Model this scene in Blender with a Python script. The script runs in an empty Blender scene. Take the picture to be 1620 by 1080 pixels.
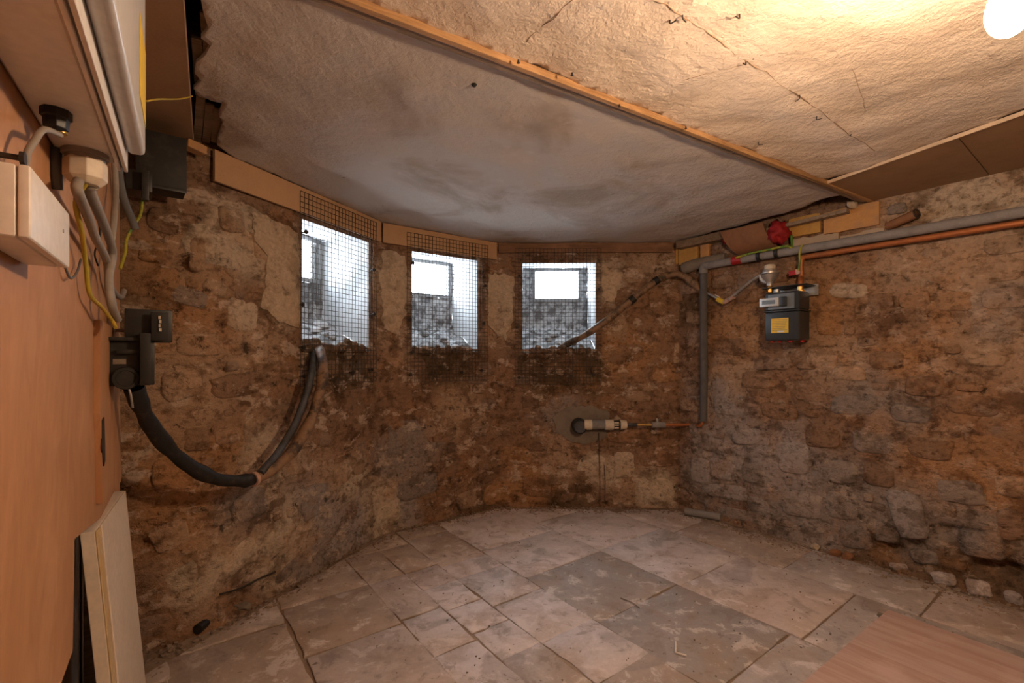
import bpy, bmesh, math, random
from mathutils import Vector, Matrix, noise
random.seed(11)
S = bpy.context.scene
col = S.collection
V = Vector

# ------------------------------------------------------------------ camera, world, exposure
F = 740.0            # focal length in pixels of the 1620 px wide frame
CX, HZ = 810.0, 565.0
CH = 1.2             # camera height
cam_d = bpy.data.cameras.new('camera'); cam = bpy.data.objects.new('camera', cam_d); col.objects.link(cam)
cam.location = (0, 0, CH); cam.rotation_euler = (math.pi/2, 0, 0)
cam_d.sensor_width = 36.0; cam_d.lens = F/1620*36.0; cam_d.shift_y = (HZ-540)/1620; cam_d.clip_start = 0.02
S.camera = cam
W = bpy.data.worlds.new('overcast_sky'); S.world = W; W.use_nodes = True
W.node_tree.nodes['Background'].inputs[0].default_value = (0.80, 0.90, 1.0, 1)
W.node_tree.nodes['Background'].inputs[1].default_value = 10.5
BULB_POWER = 275.0                     # emission strength of the lit dome
BULB_COL = (1.0, 0.69, 0.435, 1)
S.view_settings.view_transform = 'Standard'; S.view_settings.look = 'None'
S.view_settings.exposure = 1.75; S.view_settings.gamma = 1.0; S.view_settings.use_curve_mapping = False

# ------------------------------------------------------------------ plan of the cellar (metres)
HC = 0.919           # ceiling height above the camera
CZ = CH + HC
A0 = V((-1.95, 1.55)); A = V((-1.58, 1.86)); B = V((-1.34, 2.06)); C = V((-0.90, 3.19)); D = V((-0.13, 3.76)); E = V((1.33, 3.74))
RD = V((1.086, -1.452)).normalized()          # right wall runs this way, towards the camera
RN = V((RD.y, -RD.x)) * 1.0                   # placeholder, fixed below
RN = V((-0.801, -0.599))
G = E + RD*4.4
P0 = V((-1.467, 1.75))                        # far edge of the plywood panel
PD = V((math.sin(math.radians(35)), -math.cos(math.radians(35))))
PN = V((math.cos(math.radians(35)), math.sin(math.radians(35))))

def rounded(pts, r=0.05, n=3):
    out = [pts[0]]
    for i in range(1, len(pts)-1):
        p, a, b = pts[i], pts[i-1], pts[i+1]
        p1 = p + (a-p).normalized()*r; p2 = p + (b-p).normalized()*r
        for k in range(n+1):
            t = k/n; out.append(p1*(1-t)**2 + p*2*t*(1-t) + p2*t*t)
    out.append(pts[-1]); return out

class Wall:
    """a wall standing on a plan polyline; u along it, z up, off = distance into the room"""
    def __init__(s, pts, inside):
        s.p = pts; s.L = [0]
        for a, b in zip(pts, pts[1:]): s.L.append(s.L[-1] + (b-a).length)
        s.n = []
        for a, b in zip(pts, pts[1:]):
            t = (b-a).normalized(); n = V((t.y, -t.x))
            if (inside - (a+b)/2).dot(n) < 0: n = -n
            s.n.append(n)
    def seg(s, u):
        for i in range(len(s.p)-1):
            if u <= s.L[i+1] or i == len(s.p)-2: return i
    def at(s, u, z, off=0.0):
        i = s.seg(u); t = (s.p[i+1]-s.p[i]).normalized()
        q = s.p[i] + t*(u-s.L[i])
        l = s.L[i+1]-s.L[i]; f = max(0, min(1, (u-s.L[i])/l)) if l else 0
        n = s.n[i]
        q = q + n*off
        return V((q.x, q.y, z))
    def frame(s, u):
        i = s.seg(u); t = (s.p[i+1]-s.p[i]).normalized(); return V((t.x, t.y, 0)), V((s.n[i].x, s.n[i].y, 0))
    def hit(s, x, y, off=0.0):
        """where the sight line through a photo point meets this wall: (u, z)"""
        k = (x-CX)/F; best = None
        for i in range(len(s.p)-1):
            a = s.p[i]+s.n[i]*off; b = s.p[i+1]+s.n[i]*off
            dd = b-a; den = dd.x-k*dd.y
            if abs(den) < 1e-9: continue
            t = (k*a.y-a.x)/den
            if -0.002 <= t <= 1.002:
                Y = a.y+dd.y*t
                if Y > 0.2 and (best is None or Y < best[0]): best = (Y, s.L[i]+t*(s.L[i+1]-s.L[i]))
        if best is None and off:
            h = s.hit(x, y, 0.0)
            if h: return h
        if best is None:                       # just past an end of the wall: carry the end segment on
            for i in (len(s.p)-2, 0):
                a = s.p[i]+s.n[i]*off; b = s.p[i+1]+s.n[i]*off; dd = b-a; den = dd.x-k*dd.y; t = (k*a.y-a.x)/den
                if -0.5 < t < 1.5: best = (a.y+dd.y*t, s.L[i]+t*(s.L[i+1]-s.L[i])); break
            else: return None
        return best[1], CH + (HZ-y)/F*best[0]

INS = V((0.3, 1.6))
bay = Wall(rounded([A0, A, B, C, D, E], 0.05), INS)
rwl = Wall([E, G], INS)

def px(x, y, Y): return V(((x-CX)/F*Y, Y, CH+(HZ-y)/F*Y))
def wp(w, x, y, off=0.0):
    h = w.hit(x, y, off); return w.at(h[0], h[1], off)
def cpt(x, y, z=CZ):
    Y = (z-CH)*F/(HZ-y); return V(((x-CX)/F*Y, Y, z))
def gpt(x, y): return cpt(x, y, 0.0)
def pf(t, e, z): q = P0+PD*t+PN*e; return V((q.x, q.y, z))
def pp(x, y, e=0.0):
    k = (x-CX)/F; o = P0+PN*e
    t = (k*o.y-o.x)/(PD.x-k*PD.y); q = o+PD*t
    return V((q.x, q.y, CH+(HZ-y)/F*q.y))

# ------------------------------------------------------------------ mesh helpers
class MB:
    def __init__(s): s.v = []; s.f = []
    def add(s, vs, fs):
        o = len(s.v); s.v += [tuple(v) for v in vs]; s.f += [tuple(i+o for i in f) for f in fs]; return s
    def box(s, O, T, N, x0, x1, y0, y1, z0, z1):
        Z = V((0, 0, 1))
        vs = [O+T*x+N*y+Z*z for z in (z0, z1) for x, y in ((x0, y0), (x1, y0), (x1, y1), (x0, y1))]
        return s.add(vs, [(0, 3, 2, 1), (4, 5, 6, 7), (0, 1, 5, 4), (1, 2, 6, 5), (2, 3, 7, 6), (3, 0, 4, 7)])
    def beam(s, a, b, w, h, up=V((0, 0, 1))):
        d = (b-a).normalized(); sx = d.cross(up).normalized(); u = sx.cross(d)
        vs = [p+sx*i*w/2+u*j*h/2 for p in (a, b) for i, j in ((-1, -1), (1, -1), (1, 1), (-1, 1))]
        return s.add(vs, [(3, 2, 1, 0), (4, 5, 6, 7), (0, 1, 5, 4), (1, 2, 6, 5), (2, 3, 7, 6), (3, 0, 4, 7)])
    def prism(s, poly, ext):
        n = len(poly); vs = list(poly)+[p+ext for p in poly]
        fs = [tuple(range(n))[::-1], tuple(range(n, 2*n))]+[(i, (i+1) % n, n+(i+1) % n, n+i) for i in range(n)]
        return s.add(vs, fs)
    def tube(s, pts, r, seg=12, sm=6, cap=True):
        if sm > 1 and len(pts) > 2: pts = catmull(pts, sm)
        n = len(pts); rr = r if callable(r) else (lambda t: r)
        tang = [(pts[min(i+1, n-1)]-pts[max(i-1, 0)]).normalized() for i in range(n)]
        ref = V((0, 0, 1)) if abs(tang[0].z) < 0.9 else V((1, 0, 0))
        nx = tang[0].cross(ref).normalized(); vs = []; fs = []
        for i in range(n):
            nx = (nx-tang[i]*nx.dot(tang[i])).normalized(); by = tang[i].cross(nx)
            q = rr(i/(n-1))
            for k in range(seg):
                a = 2*math.pi*k/seg; vs.append(pts[i]+nx*math.cos(a)*q+by*math.sin(a)*q)
        for i in range(n-1):
            for k in range(seg):
                fs.append((i*seg+k, i*seg+(k+1) % seg, (i+1)*seg+(k+1) % seg, (i+1)*seg+k))
        if cap: fs += [tuple(range(seg))[::-1], tuple((n-1)*seg+k for k in range(seg))]
        return s.add(vs, fs)
    def lathe(s, O, ax, prof, seg=20):
        """prof: (distance along axis, radius)"""
        ax = ax.normalized(); ref = V((0, 0, 1)) if abs(ax.z) < 0.9 else V((1, 0, 0))
        a1 = ax.cross(ref).normalized(); a2 = ax.cross(a1); vs = []; fs = []
        for h, r in prof:
            for k in range(seg):
                a = 2*math.pi*k/seg; vs.append(O+ax*h+(a1*math.cos(a)+a2*math.sin(a))*r)
        for i in range(len(prof)-1):
            for k in range(seg):
                fs.append((i*seg+k, i*seg+(k+1) % seg, (i+1)*seg+(k+1) % seg, (i+1)*seg+k))
        fs += [tuple(range(seg))[::-1], tuple((len(prof)-1)*seg+k for k in range(seg))]
        return s.add(vs, fs)
    def build(s, name, m, parent=None, bevel=0, smooth=None, segs=2, fix=True):
        me = bpy.data.meshes.new(name); bm = bmesh.new()
        vv = [bm.verts.new(v) for v in s.v]
        for f in s.f:
            try: bm.faces.new([vv[i] for i in f])
            except ValueError: pass
        if fix: bmesh.ops.recalc_face_normals(bm, faces=bm.faces)
        if bevel:
            es = [e for e in bm.edges if len(e.link_faces) == 2 and e.calc_face_angle(0) > 0.5]
            bmesh.ops.bevel(bm, geom=es, offset=bevel, segments=segs, affect='EDGES', profile=0.6, clamp_overlap=True)
        if smooth is not None:
            for f in bm.faces: f.smooth = True
            for e in bm.edges:
                if len(e.link_faces) == 2 and e.calc_face_angle(0) > smooth: e.smooth = False
        bm.to_mesh(me); bm.free()
        o = bpy.data.objects.new(name, me); col.objects.link(o)
        if m: me.materials.append(m)
        if parent: o.parent = parent
        return o
SM = 0.7
def catmull(p, n):
    out = []; q = [p[0]*2-p[1]]+list(p)+[p[-1]*2-p[-2]]
    for i in range(1, len(q)-2):
        for k in range(n):
            t = k/n; a, b, c, d = q[i-1], q[i], q[i+1], q[i+2]
            out.append(0.5*((b*2)+(c-a)*t+(a*2-b*5+c*4-d)*t*t+(b*3-a-c*3+d)*t*t*t))
    out.append(p[-1]); return out
def tag(o, label=None, cat=None, group=None, kind=None):
    if label: o['label'] = label
    if cat: o['category'] = cat
    if group: o['group'] = group
    if kind: o['kind'] = kind
    return o
def empty(name, loc=(0, 0, 0), **k):
    o = bpy.data.objects.new(name, None); o.empty_display_size = 0.05; col.objects.link(o)
    return tag(o, **k)           # parts keep world coordinates: the empty stays at the origin of the room
def thing(name, label, cat, base, group=None):
    o = bpy.data.objects.new(name, None); o.empty_display_size = 0.05; col.objects.link(o); o.location = base
    tag(o, label, cat, group); o['_b'] = 1; return o
def settle():
    """parts were written in room coordinates; move them under their Empty without moving them"""
    for o in list(col.objects):
        if o.parent and o.parent.type == 'EMPTY' and o.type == 'MESH':
            o.matrix_parent_inverse = Matrix.Translation(-o.parent.location)
    for o in list(col.objects):
        if '_b' in o: del o['_b']

# ------------------------------------------------------------------ materials
def nt(name):
    m = bpy.data.materials.new(name); m.use_nodes = True; t = m.node_tree
    return m, t, t.nodes['Principled BSDF']
def N(t, k, **kw):
    n = t.nodes.new(k)
    for a, b in kw.items(): setattr(n, a, b)
    return n
def noise_n(t, co, scale, detail=6, rough=0.6, dist=0.0, w=None):
    n = N(t, 'ShaderNodeTexNoise'); n.inputs['Scale'].default_value = scale; n.inputs['Detail'].default_value = detail
    n.inputs['Roughness'].default_value = rough; n.inputs['Distortion'].default_value = dist
    t.links.new(co, n.inputs['Vector']); return n.outputs['Fac']
def ramp(t, fac, a, b):
    r = N(t, 'ShaderNodeMapRange'); r.interpolation_type = 'SMOOTHSTEP'
    r.inputs['From Min'].default_value = a; r.inputs['From Max'].default_value = b
    t.links.new(fac, r.inputs['Value']); return r.outputs['Result']
def mul(t, a, b):
    n = N(t, 'ShaderNodeMath', operation='MULTIPLY')
    for i, q in enumerate((a, b)):
        if isinstance(q, (int, float)): n.inputs[i].default_value = q
        else: t.links.new(q, n.inputs[i])
    return n.outputs[0]
def mix(t, fac, a, b, mode='MIX'):
    n = N(t, 'ShaderNodeMix', data_type='RGBA', blend_type=mode)
    for i, q in ((0, fac), (6, a), (7, b)):
        if isinstance(q, (int, float)): n.inputs[i].default_value = q
        elif isinstance(q, tuple): n.inputs[i].default_value = (*q[:3], 1)
        else: t.links.new(q, n.inputs[i])
    return n.outputs[2]
def pos(t, off=(0, 0, 0), scale=(1, 1, 1), obj=False):
    g = N(t, 'ShaderNodeTexCoord').outputs['Object'] if obj else N(t, 'ShaderNodeNewGeometry').outputs['Position']
    mp = N(t, 'ShaderNodeMapping'); mp.inputs['Location'].default_value = off; mp.inputs['Scale'].default_value = scale
    t.links.new(g, mp.inputs['Vector']); return mp.outputs['Vector']
def bump(t, b, h, strength, dist=0.01):
    n = N(t, 'ShaderNodeBump'); n.inputs['Strength'].default_value = strength; n.inputs['Distance'].default_value = dist
    t.links.new(h, n.inputs['Height']); t.links.new(n.outputs[0], b.inputs['Normal'])
def add(t, a, b):
    n = N(t, 'ShaderNodeMath', operation='ADD'); t.links.new(a, n.inputs[0]); t.links.new(b, n.inputs[1]); return n.outputs[0]
def pm(name, c, rough=0.6, metal=0.0, var=0.35, scale=14, bmp=0.15, c2=None, bs=60, stretch=(1, 1, 1), thr=(0.4, 0.7), spec=0.4):
    """plain painted or raw surface: colour, worn second colour in patches, fine relief"""
    m, t, b = nt(name); p = pos(t, scale=stretch)
    n1 = noise_n(t, p, scale, 6, 0.65); n2 = noise_n(t, p, bs, 4)
    c2 = c2 or tuple(x*(1-var) for x in c)
    k = mix(t, ramp(t, n1, *thr), c, c2); k = mix(t, mul(t, ramp(t, n2, 0.3, 0.75), 0.3), k, tuple(x*0.6 for x in c))
    t.links.new(k, b.inputs['Base Color']); b.inputs['Roughness'].default_value = rough; b.inputs['Metallic'].default_value = metal
    b.inputs['Specular IOR Level'].default_value = spec
    if bmp: bump(t, b, add(t, n1, n2), bmp, 0.004)
    return m
def rubble(name, attr, q=1.0, lm=0.68):
    """weathered rubble, lime and earth: attr = colour attribute of a wall, or None for the object colour of a stone"""
    m, t, b = nt(name)
    if attr: base = N(t, 'ShaderNodeVertexColor', layer_name=attr).outputs['Color']
    else: base = N(t, 'ShaderNodeObjectInfo').outputs['Color']
    p = pos(t); p2 = pos(t, (3.1, 7.7, 1.3), (1, 1, 1.5)); p3 = pos(t, (9, 2, 5)); p4 = pos(t, (1, 5, 2), (1, 1, 1.25))
    big = noise_n(t, p, 4.5, 6, 0.62, 0.3); lime = noise_n(t, p2, 8.5, 9, 0.66, 0.25); fine = noise_n(t, p3, 46, 6, 0.7); pit = noise_n(t, p3, 15, 5, 0.6, 0.15)
    tone = noise_n(t, p2, 27, 6, 0.7, 0.2); blot = noise_n(t, p4, 7.0, 8, 0.66, 0.3); grit = noise_n(t, p, 120, 3, 0.6)
    k = mix(t, mul(t, ramp(t, big, 0.51, 0.66), 0.34*q), base, (0.40, 0.20, 0.085))
    k = mix(t, mul(t, ramp(t, blot, 0.50, 0.38), 0.8*q), k, mix(t, 1.0, k, (0.42, 0.36, 0.30), 'MULTIPLY'))
    k = mix(t, mul(t, ramp(t, lime, 0.545, 0.62), lm*q), k, (0.58, 0.455, 0.36))
    k = mix(t, mul(t, ramp(t, tone, 0.50, 0.37), 0.7*q), k, mix(t, 1.0, k, (0.42, 0.38, 0.34), 'MULTIPLY'))
    k = mix(t, mul(t, ramp(t, pit, 0.36, 0.29), 0.85*q), k, (0.05, 0.032, 0.018))
    k = mix(t, mul(t, ramp(t, fine, 0.35, 0.7), 0.5), k, mix(t, 1.0, k, (1.6, 1.52, 1.45), 'MULTIPLY'))
    t.links.new(k, b.inputs['Base Color']); b.inputs['Roughness'].default_value = 0.92; b.inputs['Specular IOR Level'].default_value = 0.2
    h = add(t, mul(t, lime, 0.7), add(t, mul(t, fine, 0.30), add(t, mul(t, ramp(t, pit, 0.28, 0.42), 0.45), add(t, mul(t, tone, 0.45), mul(t, grit, 0.10)))))
    bump(t, b, h, 1.0, 0.026)
    return m

M_wall = rubble('rubble_wall', 'tint', 1.0, 0.62)
M_wallr = rubble('rubble_wall_earthy', 'tint', 1.0, 0.30)
M_stoner = rubble('weathered_stone_earthy', None, 0.85, 0.22)
M_stone = rubble('weathered_stone', None, 0.85)
M_lime = rubble('lime_render', None, 0.5)
M_grey = rubble('grey_shaft_rubble', None, 0.0)

def flag_mat(name, attr):
    m, t, b = nt(name)
    base = N(t, 'ShaderNodeVertexColor', layer_name=attr).outputs['Color'] if attr else N(t, 'ShaderNodeObjectInfo').outputs['Color']
    p = pos(t); p2 = pos(t, (4, 1, 0))
    big = noise_n(t, p, 3.2, 6, 0.6, 0.7); mid = noise_n(t, p2, 9, 8, 0.7, 0.4); fine = noise_n(t, p, 60, 5, 0.7); sp = noise_n(t, p2, 26, 4, 0.6, 1.0)
    k = mix(t, mul(t, ramp(t, big, 0.46, 0.64), 0.55), base, (0.31, 0.225, 0.165))
    k = mix(t, mul(t, ramp(t, mid, 0.53, 0.62), 0.6), k, (0.66, 0.60, 0.59))
    k = mix(t, mul(t, ramp(t, mid, 0.46, 0.36), 0.55), k, (0.22, 0.175, 0.15))
    k = mix(t, mul(t, ramp(t, big, 0.44, 0.36), 0.5), k, (0.25, 0.215, 0.20))
    k = mix(t, mul(t, ramp(t, sp, 0.36, 0.28), 0.7), k, (0.10, 0.075, 0.055))
    k = mix(t, mul(t, ramp(t, fine, 0.4, 0.7), 0.3), k, mix(t, 1.0, k, (1.35, 1.3, 1.28), 'MULTIPLY'))
    t.links.new(k, b.inputs['Base Color']); b.inputs['Roughness'].default_value = 0.75; b.inputs['Specular IOR Level'].default_value = 0.35
    bump(t, b, add(t, mul(t, mid, 0.6), add(t, mul(t, fine, 0.2), mul(t, sp, 0.3))), 0.5, 0.012)
    return m
M_flag = flag_mat('worn_flagstone', None)

def dirt_mat():
    m, t, b = nt('floor_dirt'); p = pos(t); p2 = pos(t, (4, 1, 0))
    big = noise_n(t, p, 3.2, 6, 0.6, 0.7); mid = noise_n(t, p2, 14, 8, 0.7); fine = noise_n(t, p, 70, 5, 0.7)
    k = mix(t, ramp(t, big, 0.4, 0.62), (0.25, 0.165, 0.105), (0.33, 0.25, 0.185))
    k = mix(t, mul(t, ramp(t, mid, 0.55, 0.7), 0.5), k, (0.36, 0.29, 0.23)); k = mix(t, mul(t, ramp(t, fine, 0.45, 0.3), 0.6), k, (0.09, 0.06, 0.04))
    t.links.new(k, b.inputs['Base Color']); b.inputs['Roughness'].default_value = 0.95
    bump(t, b, add(t, mul(t, mid, 0.6), mul(t, fine, 0.5)), 0.7, 0.012); return m
M_dirt = dirt_mat()

def plaster_mat(name, c, stain, rgh):
    m, t, b = nt(name); p = pos(t); p2 = pos(t, (5, 3, 0), (1, 1, 1))
    big = noise_n(t, p, 1.7, 5, 0.55, 0.6); mid = noise_n(t, p2, 7, 7, 0.7, 0.3); fine = noise_n(t, p, 70, 6, 0.7); st = noise_n(t, p2, 28, 5, 0.6)
    sp = noise_n(t, p2, 38, 3, 0.5, 1.5)
    k = mix(t, mul(t, ramp(t, big, 0.48, 0.66), 0.75), c, stain)
    k = mix(t, mul(t, ramp(t, mid, 0.55, 0.7), 0.4), k, tuple(min(1, x*1.25) for x in c))
    k = mix(t, mul(t, ramp(t, sp, 0.27, 0.21), 0.8), k, (0.12, 0.08, 0.05))
    t.links.new(k, b.inputs['Base Color']); b.inputs['Roughness'].default_value = 0.85; b.inputs['Specular IOR Level'].default_value = 0.25
    bump(t, b, add(t, mul(t, mid, 0.5), add(t, mul(t, st, 0.35*rgh), mul(t, fine, 0.16*rgh))), 0.75, 0.014); return m
M_plN = plaster_mat('ceiling_plaster_rough', (0.77, 0.655, 0.56), (0.62, 0.505, 0.40), 3.2)
M_plF = plaster_mat('ceiling_plaster_grey', (0.56, 0.50, 0.455), (0.34, 0.255, 0.175), 2.4)
M_patch = plaster_mat('old_lime_plaster', (0.46, 0.36, 0.27), (0.36, 0.26, 0.17), 0.7)

def wood(name, c1, c2, direction=(0, 0, 1), rough=0.65, sc=6, fig=0.5, bmp=0.15):
    """grain that runs along a direction in the room"""
    m, t, b = nt(name)
    g = N(t, 'ShaderNodeNewGeometry').outputs['Position']
    d = V(direction).normalized(); ref = V((0, 0, 1)) if abs(d.z) < 0.9 else V((1, 0, 0)); a = d.cross(ref).normalized(); c = d.cross(a)
    comb = N(t, 'ShaderNodeCombineXYZ')
    for i, (ax, k) in enumerate(((d, 0.5), (a, 6.0), (c, 6.0))):
        dot = N(t, 'ShaderNodeVectorMath', operation='DOT_PRODUCT'); dot.inputs[1].default_value = ax*k
        t.links.new(g, dot.inputs[0]); t.links.new(dot.outputs['Value'], comb.inputs[i])
    n1 = noise_n(t, comb.outputs[0], sc, 6, 0.62, 1.2); n2 = noise_n(t, comb.outputs[0], sc*7, 4, 0.6)
    n3 = noise_n(t, g, 4.0, 5, 0.6)
    k = mix(t, ramp(t, n1, 0.35, 0.68), c1, c2); k = mix(t, mul(t, ramp(t, n2, 0.4, 0.7), fig), k, tuple(x*0.7 for x in c2))
    k = mix(t, mul(t, ramp(t, n3, 0.52, 0.7), 0.4), k, tuple(min(1, x*1.25+0.03) for x in c1))
    t.links.new(k, b.inputs['Base Color']); b.inputs['Roughness'].default_value = rough; b.inputs['Specular IOR Level'].default_value = 0.3
    bump(t, b, n2, bmp, 0.003); return m
M_ply = wood('plywood_face', (0.48, 0.245, 0.12), (0.41, 0.20, 0.095), (0.2, 0.3, 1), 0.6, 2.2, 0.12)
M_plyedge = wood('plywood_edge', (0.48, 0.27, 0.15), (0.34, 0.18, 0.09), (0, 0, 1), 0.7, 8)
M_plyfloor = wood('pinkish_plywood', (0.52, 0.38, 0.335), (0.43, 0.28, 0.225), (RD.x, RD.y, 0), 0.6, 3, 0.2)
BD = (cpt(1385, 318)-cpt(560, 0)).normalized()
M_batten = wood('raw_softwood', (0.48, 0.28, 0.13), (0.28, 0.15, 0.065), BD, 0.6, 7, 0.4)
M_batten2 = wood('grey_weathered_wood', (0.34, 0.25, 0.18), (0.20, 0.14, 0.09), BD, 0.8, 8, 0.6, 0.4)
M_oldwood = wood('old_dark_wood', (0.10, 0.06, 0.035), (0.05, 0.03, 0.018), BD, 0.85, 6, 0.6, 0.4)
M_lath = wood('lath_wood', (0.24, 0.16, 0.10), (0.14, 0.09, 0.05), BD, 0.85, 6, 0.5, 0.3)
M_hard = pm('brown_hardboard', (0.35, 0.215, 0.115), 0.75, var=0.2, scale=5, bmp=0.1, bs=160)
M_fascia = pm('tan_fibreboard', (0.52, 0.31, 0.165), 0.75, var=0.15, scale=4, bmp=0.06, bs=150)
M_fascia2 = wood('reddish_timber', (0.25, 0.13, 0.07), (0.16, 0.08, 0.045), (1, 0, 0), 0.8, 6, 0.4)
M_edge = pm('bulb_lit_edge', (0.62, 0.47, 0.33), 0.8, var=0.2)  # hardboard edge, lightened to paint in the bulb light that falls on it
M_white = pm('white_plastic', (0.74, 0.69, 0.65), 0.38, var=0.06, scale=6, bmp=0.02)
M_whited = pm('dusty_cream_plastic', (0.66, 0.56, 0.44), 0.45, var=0.12, scale=20, bmp=0.03)
M_lidgrey = pm('pale_grey_plastic', (0.60, 0.58, 0.57), 0.3, var=0.06, scale=6, bmp=0.02)
M_gasket = pm('grey_rubber_gasket', (0.28, 0.26, 0.25), 0.6, var=0.1, bmp=0.03)
M_paint = pm('cream_paint', (0.76, 0.65, 0.54), 0.5, var=0.10, scale=5, bmp=0.04, c2=(0.70, 0.58, 0.46))
M_ochre = pm('ochre_timber_edge', (0.62, 0.42, 0.19), 0.6, var=0.3, scale=9, bmp=0.06, c2=(0.68, 0.58, 0.44))
M_black = pm('black_plastic', (0.014, 0.013, 0.013), 0.42, var=0.3, scale=25, bmp=0.06, c2=(0.03, 0.026, 0.022))
M_dusty = pm('dusty_black_plastic', (0.013, 0.011, 0.010), 0.6, var=0.3, scale=18, bmp=0.1, c2=(0.04, 0.031, 0.023), thr=(0.5, 0.75))
M_tar = pm('tarred_cable_tape', (0.012, 0.010, 0.009), 0.55, var=0.3, scale=22, bmp=0.6, c2=(0.05, 0.035, 0.022), thr=(0.52, 0.72), bs=40)
M_rust = pm('brown_lead_sheath', (0.25, 0.145, 0.08), 0.55, var=0.4, scale=16, bmp=0.4, c2=(0.035, 0.022, 0.014), thr=(0.45, 0.65))
M_bluegrey = pm('slate_cable_sheath', (0.075, 0.08, 0.095), 0.6, var=0.5, scale=14, bmp=0.3, c2=(0.03, 0.026, 0.024))
M_greycab = pm('grey_cable_sheath', (0.30, 0.26, 0.225), 0.55, var=0.2, scale=10, bmp=0.05)
M_dgreycab = pm('dark_grey_cable_sheath', (0.13, 0.125, 0.125), 0.55, var=0.2, scale=10, bmp=0.05)
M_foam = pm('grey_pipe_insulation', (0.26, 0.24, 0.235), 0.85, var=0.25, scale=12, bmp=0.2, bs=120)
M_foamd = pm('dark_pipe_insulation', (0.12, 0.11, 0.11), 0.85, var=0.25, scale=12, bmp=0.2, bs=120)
M_copper = pm('tarnished_copper', (0.44, 0.15, 0.05), 0.5, 0.4, var=0.35, scale=12, bmp=0.08, c2=(0.33, 0.12, 0.05))
M_brass = pm('brass', (0.65, 0.42, 0.14), 0.35, 0.9, var=0.3, scale=25, bmp=0.05)
M_alu = pm('cast_aluminium', (0.62, 0.59, 0.56), 0.38, 0.75, var=0.25, scale=20, bmp=0.08)
M_steel = pm('galvanised_steel', (0.45, 0.44, 0.43), 0.45, 0.7, var=0.3, scale=25, bmp=0.08)
M_flex = pm('grey_flexible_hose', (0.36, 0.31, 0.27), 0.5, 0.4, var=0.3, scale=30, bmp=0.1)
M_meter = pm('dark_grey_meter_enamel', (0.040, 0.045, 0.05), 0.35, 0.2, var=0.2, scale=12, bmp=0.05)
M_metertop = pm('grey_meter_enamel', (0.20, 0.23, 0.26), 0.4, 0.3, var=0.3, scale=12, bmp=0.05)
M_silver = pm('silver_badge', (0.66, 0.68, 0.70), 0.35, 0.3, var=0.15, scale=16, bmp=0.02)
M_yellow = pm('yellow_label', (0.78, 0.53, 0.05), 0.5, var=0.1, scale=10, bmp=0.0)
M_print = pm('grey_print', (0.36, 0.30, 0.16), 0.5, var=0.2, bmp=0.0)
M_red = pm('red_plastic', (0.40, 0.015, 0.015), 0.4, var=0.3, scale=16, bmp=0.05)
M_redrag = pm('red_crumpled_sealant', (0.34, 0.012, 0.014), 0.7, var=0.5, scale=40, bmp=0.5)
M_gy = pm('green_earth_sheath', (0.10, 0.22, 0.03), 0.5, var=0.3, scale=10, bmp=0.0, c2=(0.40, 0.36, 0.03), thr=(0.45, 0.55))
M_yel = pm('yellow_earth_sheath', (0.50, 0.33, 0.03), 0.5, var=0.3, scale=10, bmp=0.0, c2=(0.40, 0.36, 0.04))
M_clay = pm('brown_clay', (0.26, 0.115, 0.05), 0.7, var=0.25, scale=12, bmp=0.1)
M_brick = pm('yellow_stock_brick', (0.52, 0.29, 0.075), 0.9, var=0.35, scale=16, bmp=0.5, c2=(0.42, 0.22, 0.07))
M_brick2 = pm('orange_brick', (0.55, 0.28, 0.10), 0.9, var=0.35, scale=12, bmp=0.5, c2=(0.42, 0.24, 0.13))
M_mortar = pm('grey_cement', (0.22, 0.175, 0.135), 0.92, var=0.3, scale=10, bmp=0.5)
M_blackwire = pm('rusty_wire', (0.075, 0.055, 0.04), 0.65, 0.2, var=0.4, scale=30, bmp=0.0)
M_bolt = pm('rusty_bolt', (0.05, 0.038, 0.03), 0.6, 0.3, var=0.4, scale=40, bmp=0.2)
M_reveal = plaster_mat('whitewashed_reveal', (0.58, 0.59, 0.60), (0.30, 0.30, 0.30), 1.8)
M_shaft = pm('grey_shaft_stone', (0.44, 0.445, 0.45), 0.9, var=0.7, scale=15, bmp=1.0, c2=(0.10, 0.10, 0.10), bs=50, thr=(0.40, 0.60))
M_sill = rubble('grey_sill_rubble', 'tint')
M_frame = pm('grey_window_frame', (0.22, 0.22, 0.22), 0.7, var=0.3, scale=20, bmp=0.3)
M_backwall = pm('dim_plaster_wall', (0.42, 0.33, 0.25), 0.9, var=0.3, scale=4, bmp=0.3)
M_pink = pm('pale_pink_collar', (0.55, 0.34, 0.27), 0.5, var=0.15, bmp=0.05)
M_hollow = pm('hollow_shade', (0.02, 0.016, 0.012), 0.9, bmp=0.2)  # near-black fill that paints the shade inside a plaster hole and a tube end

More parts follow.
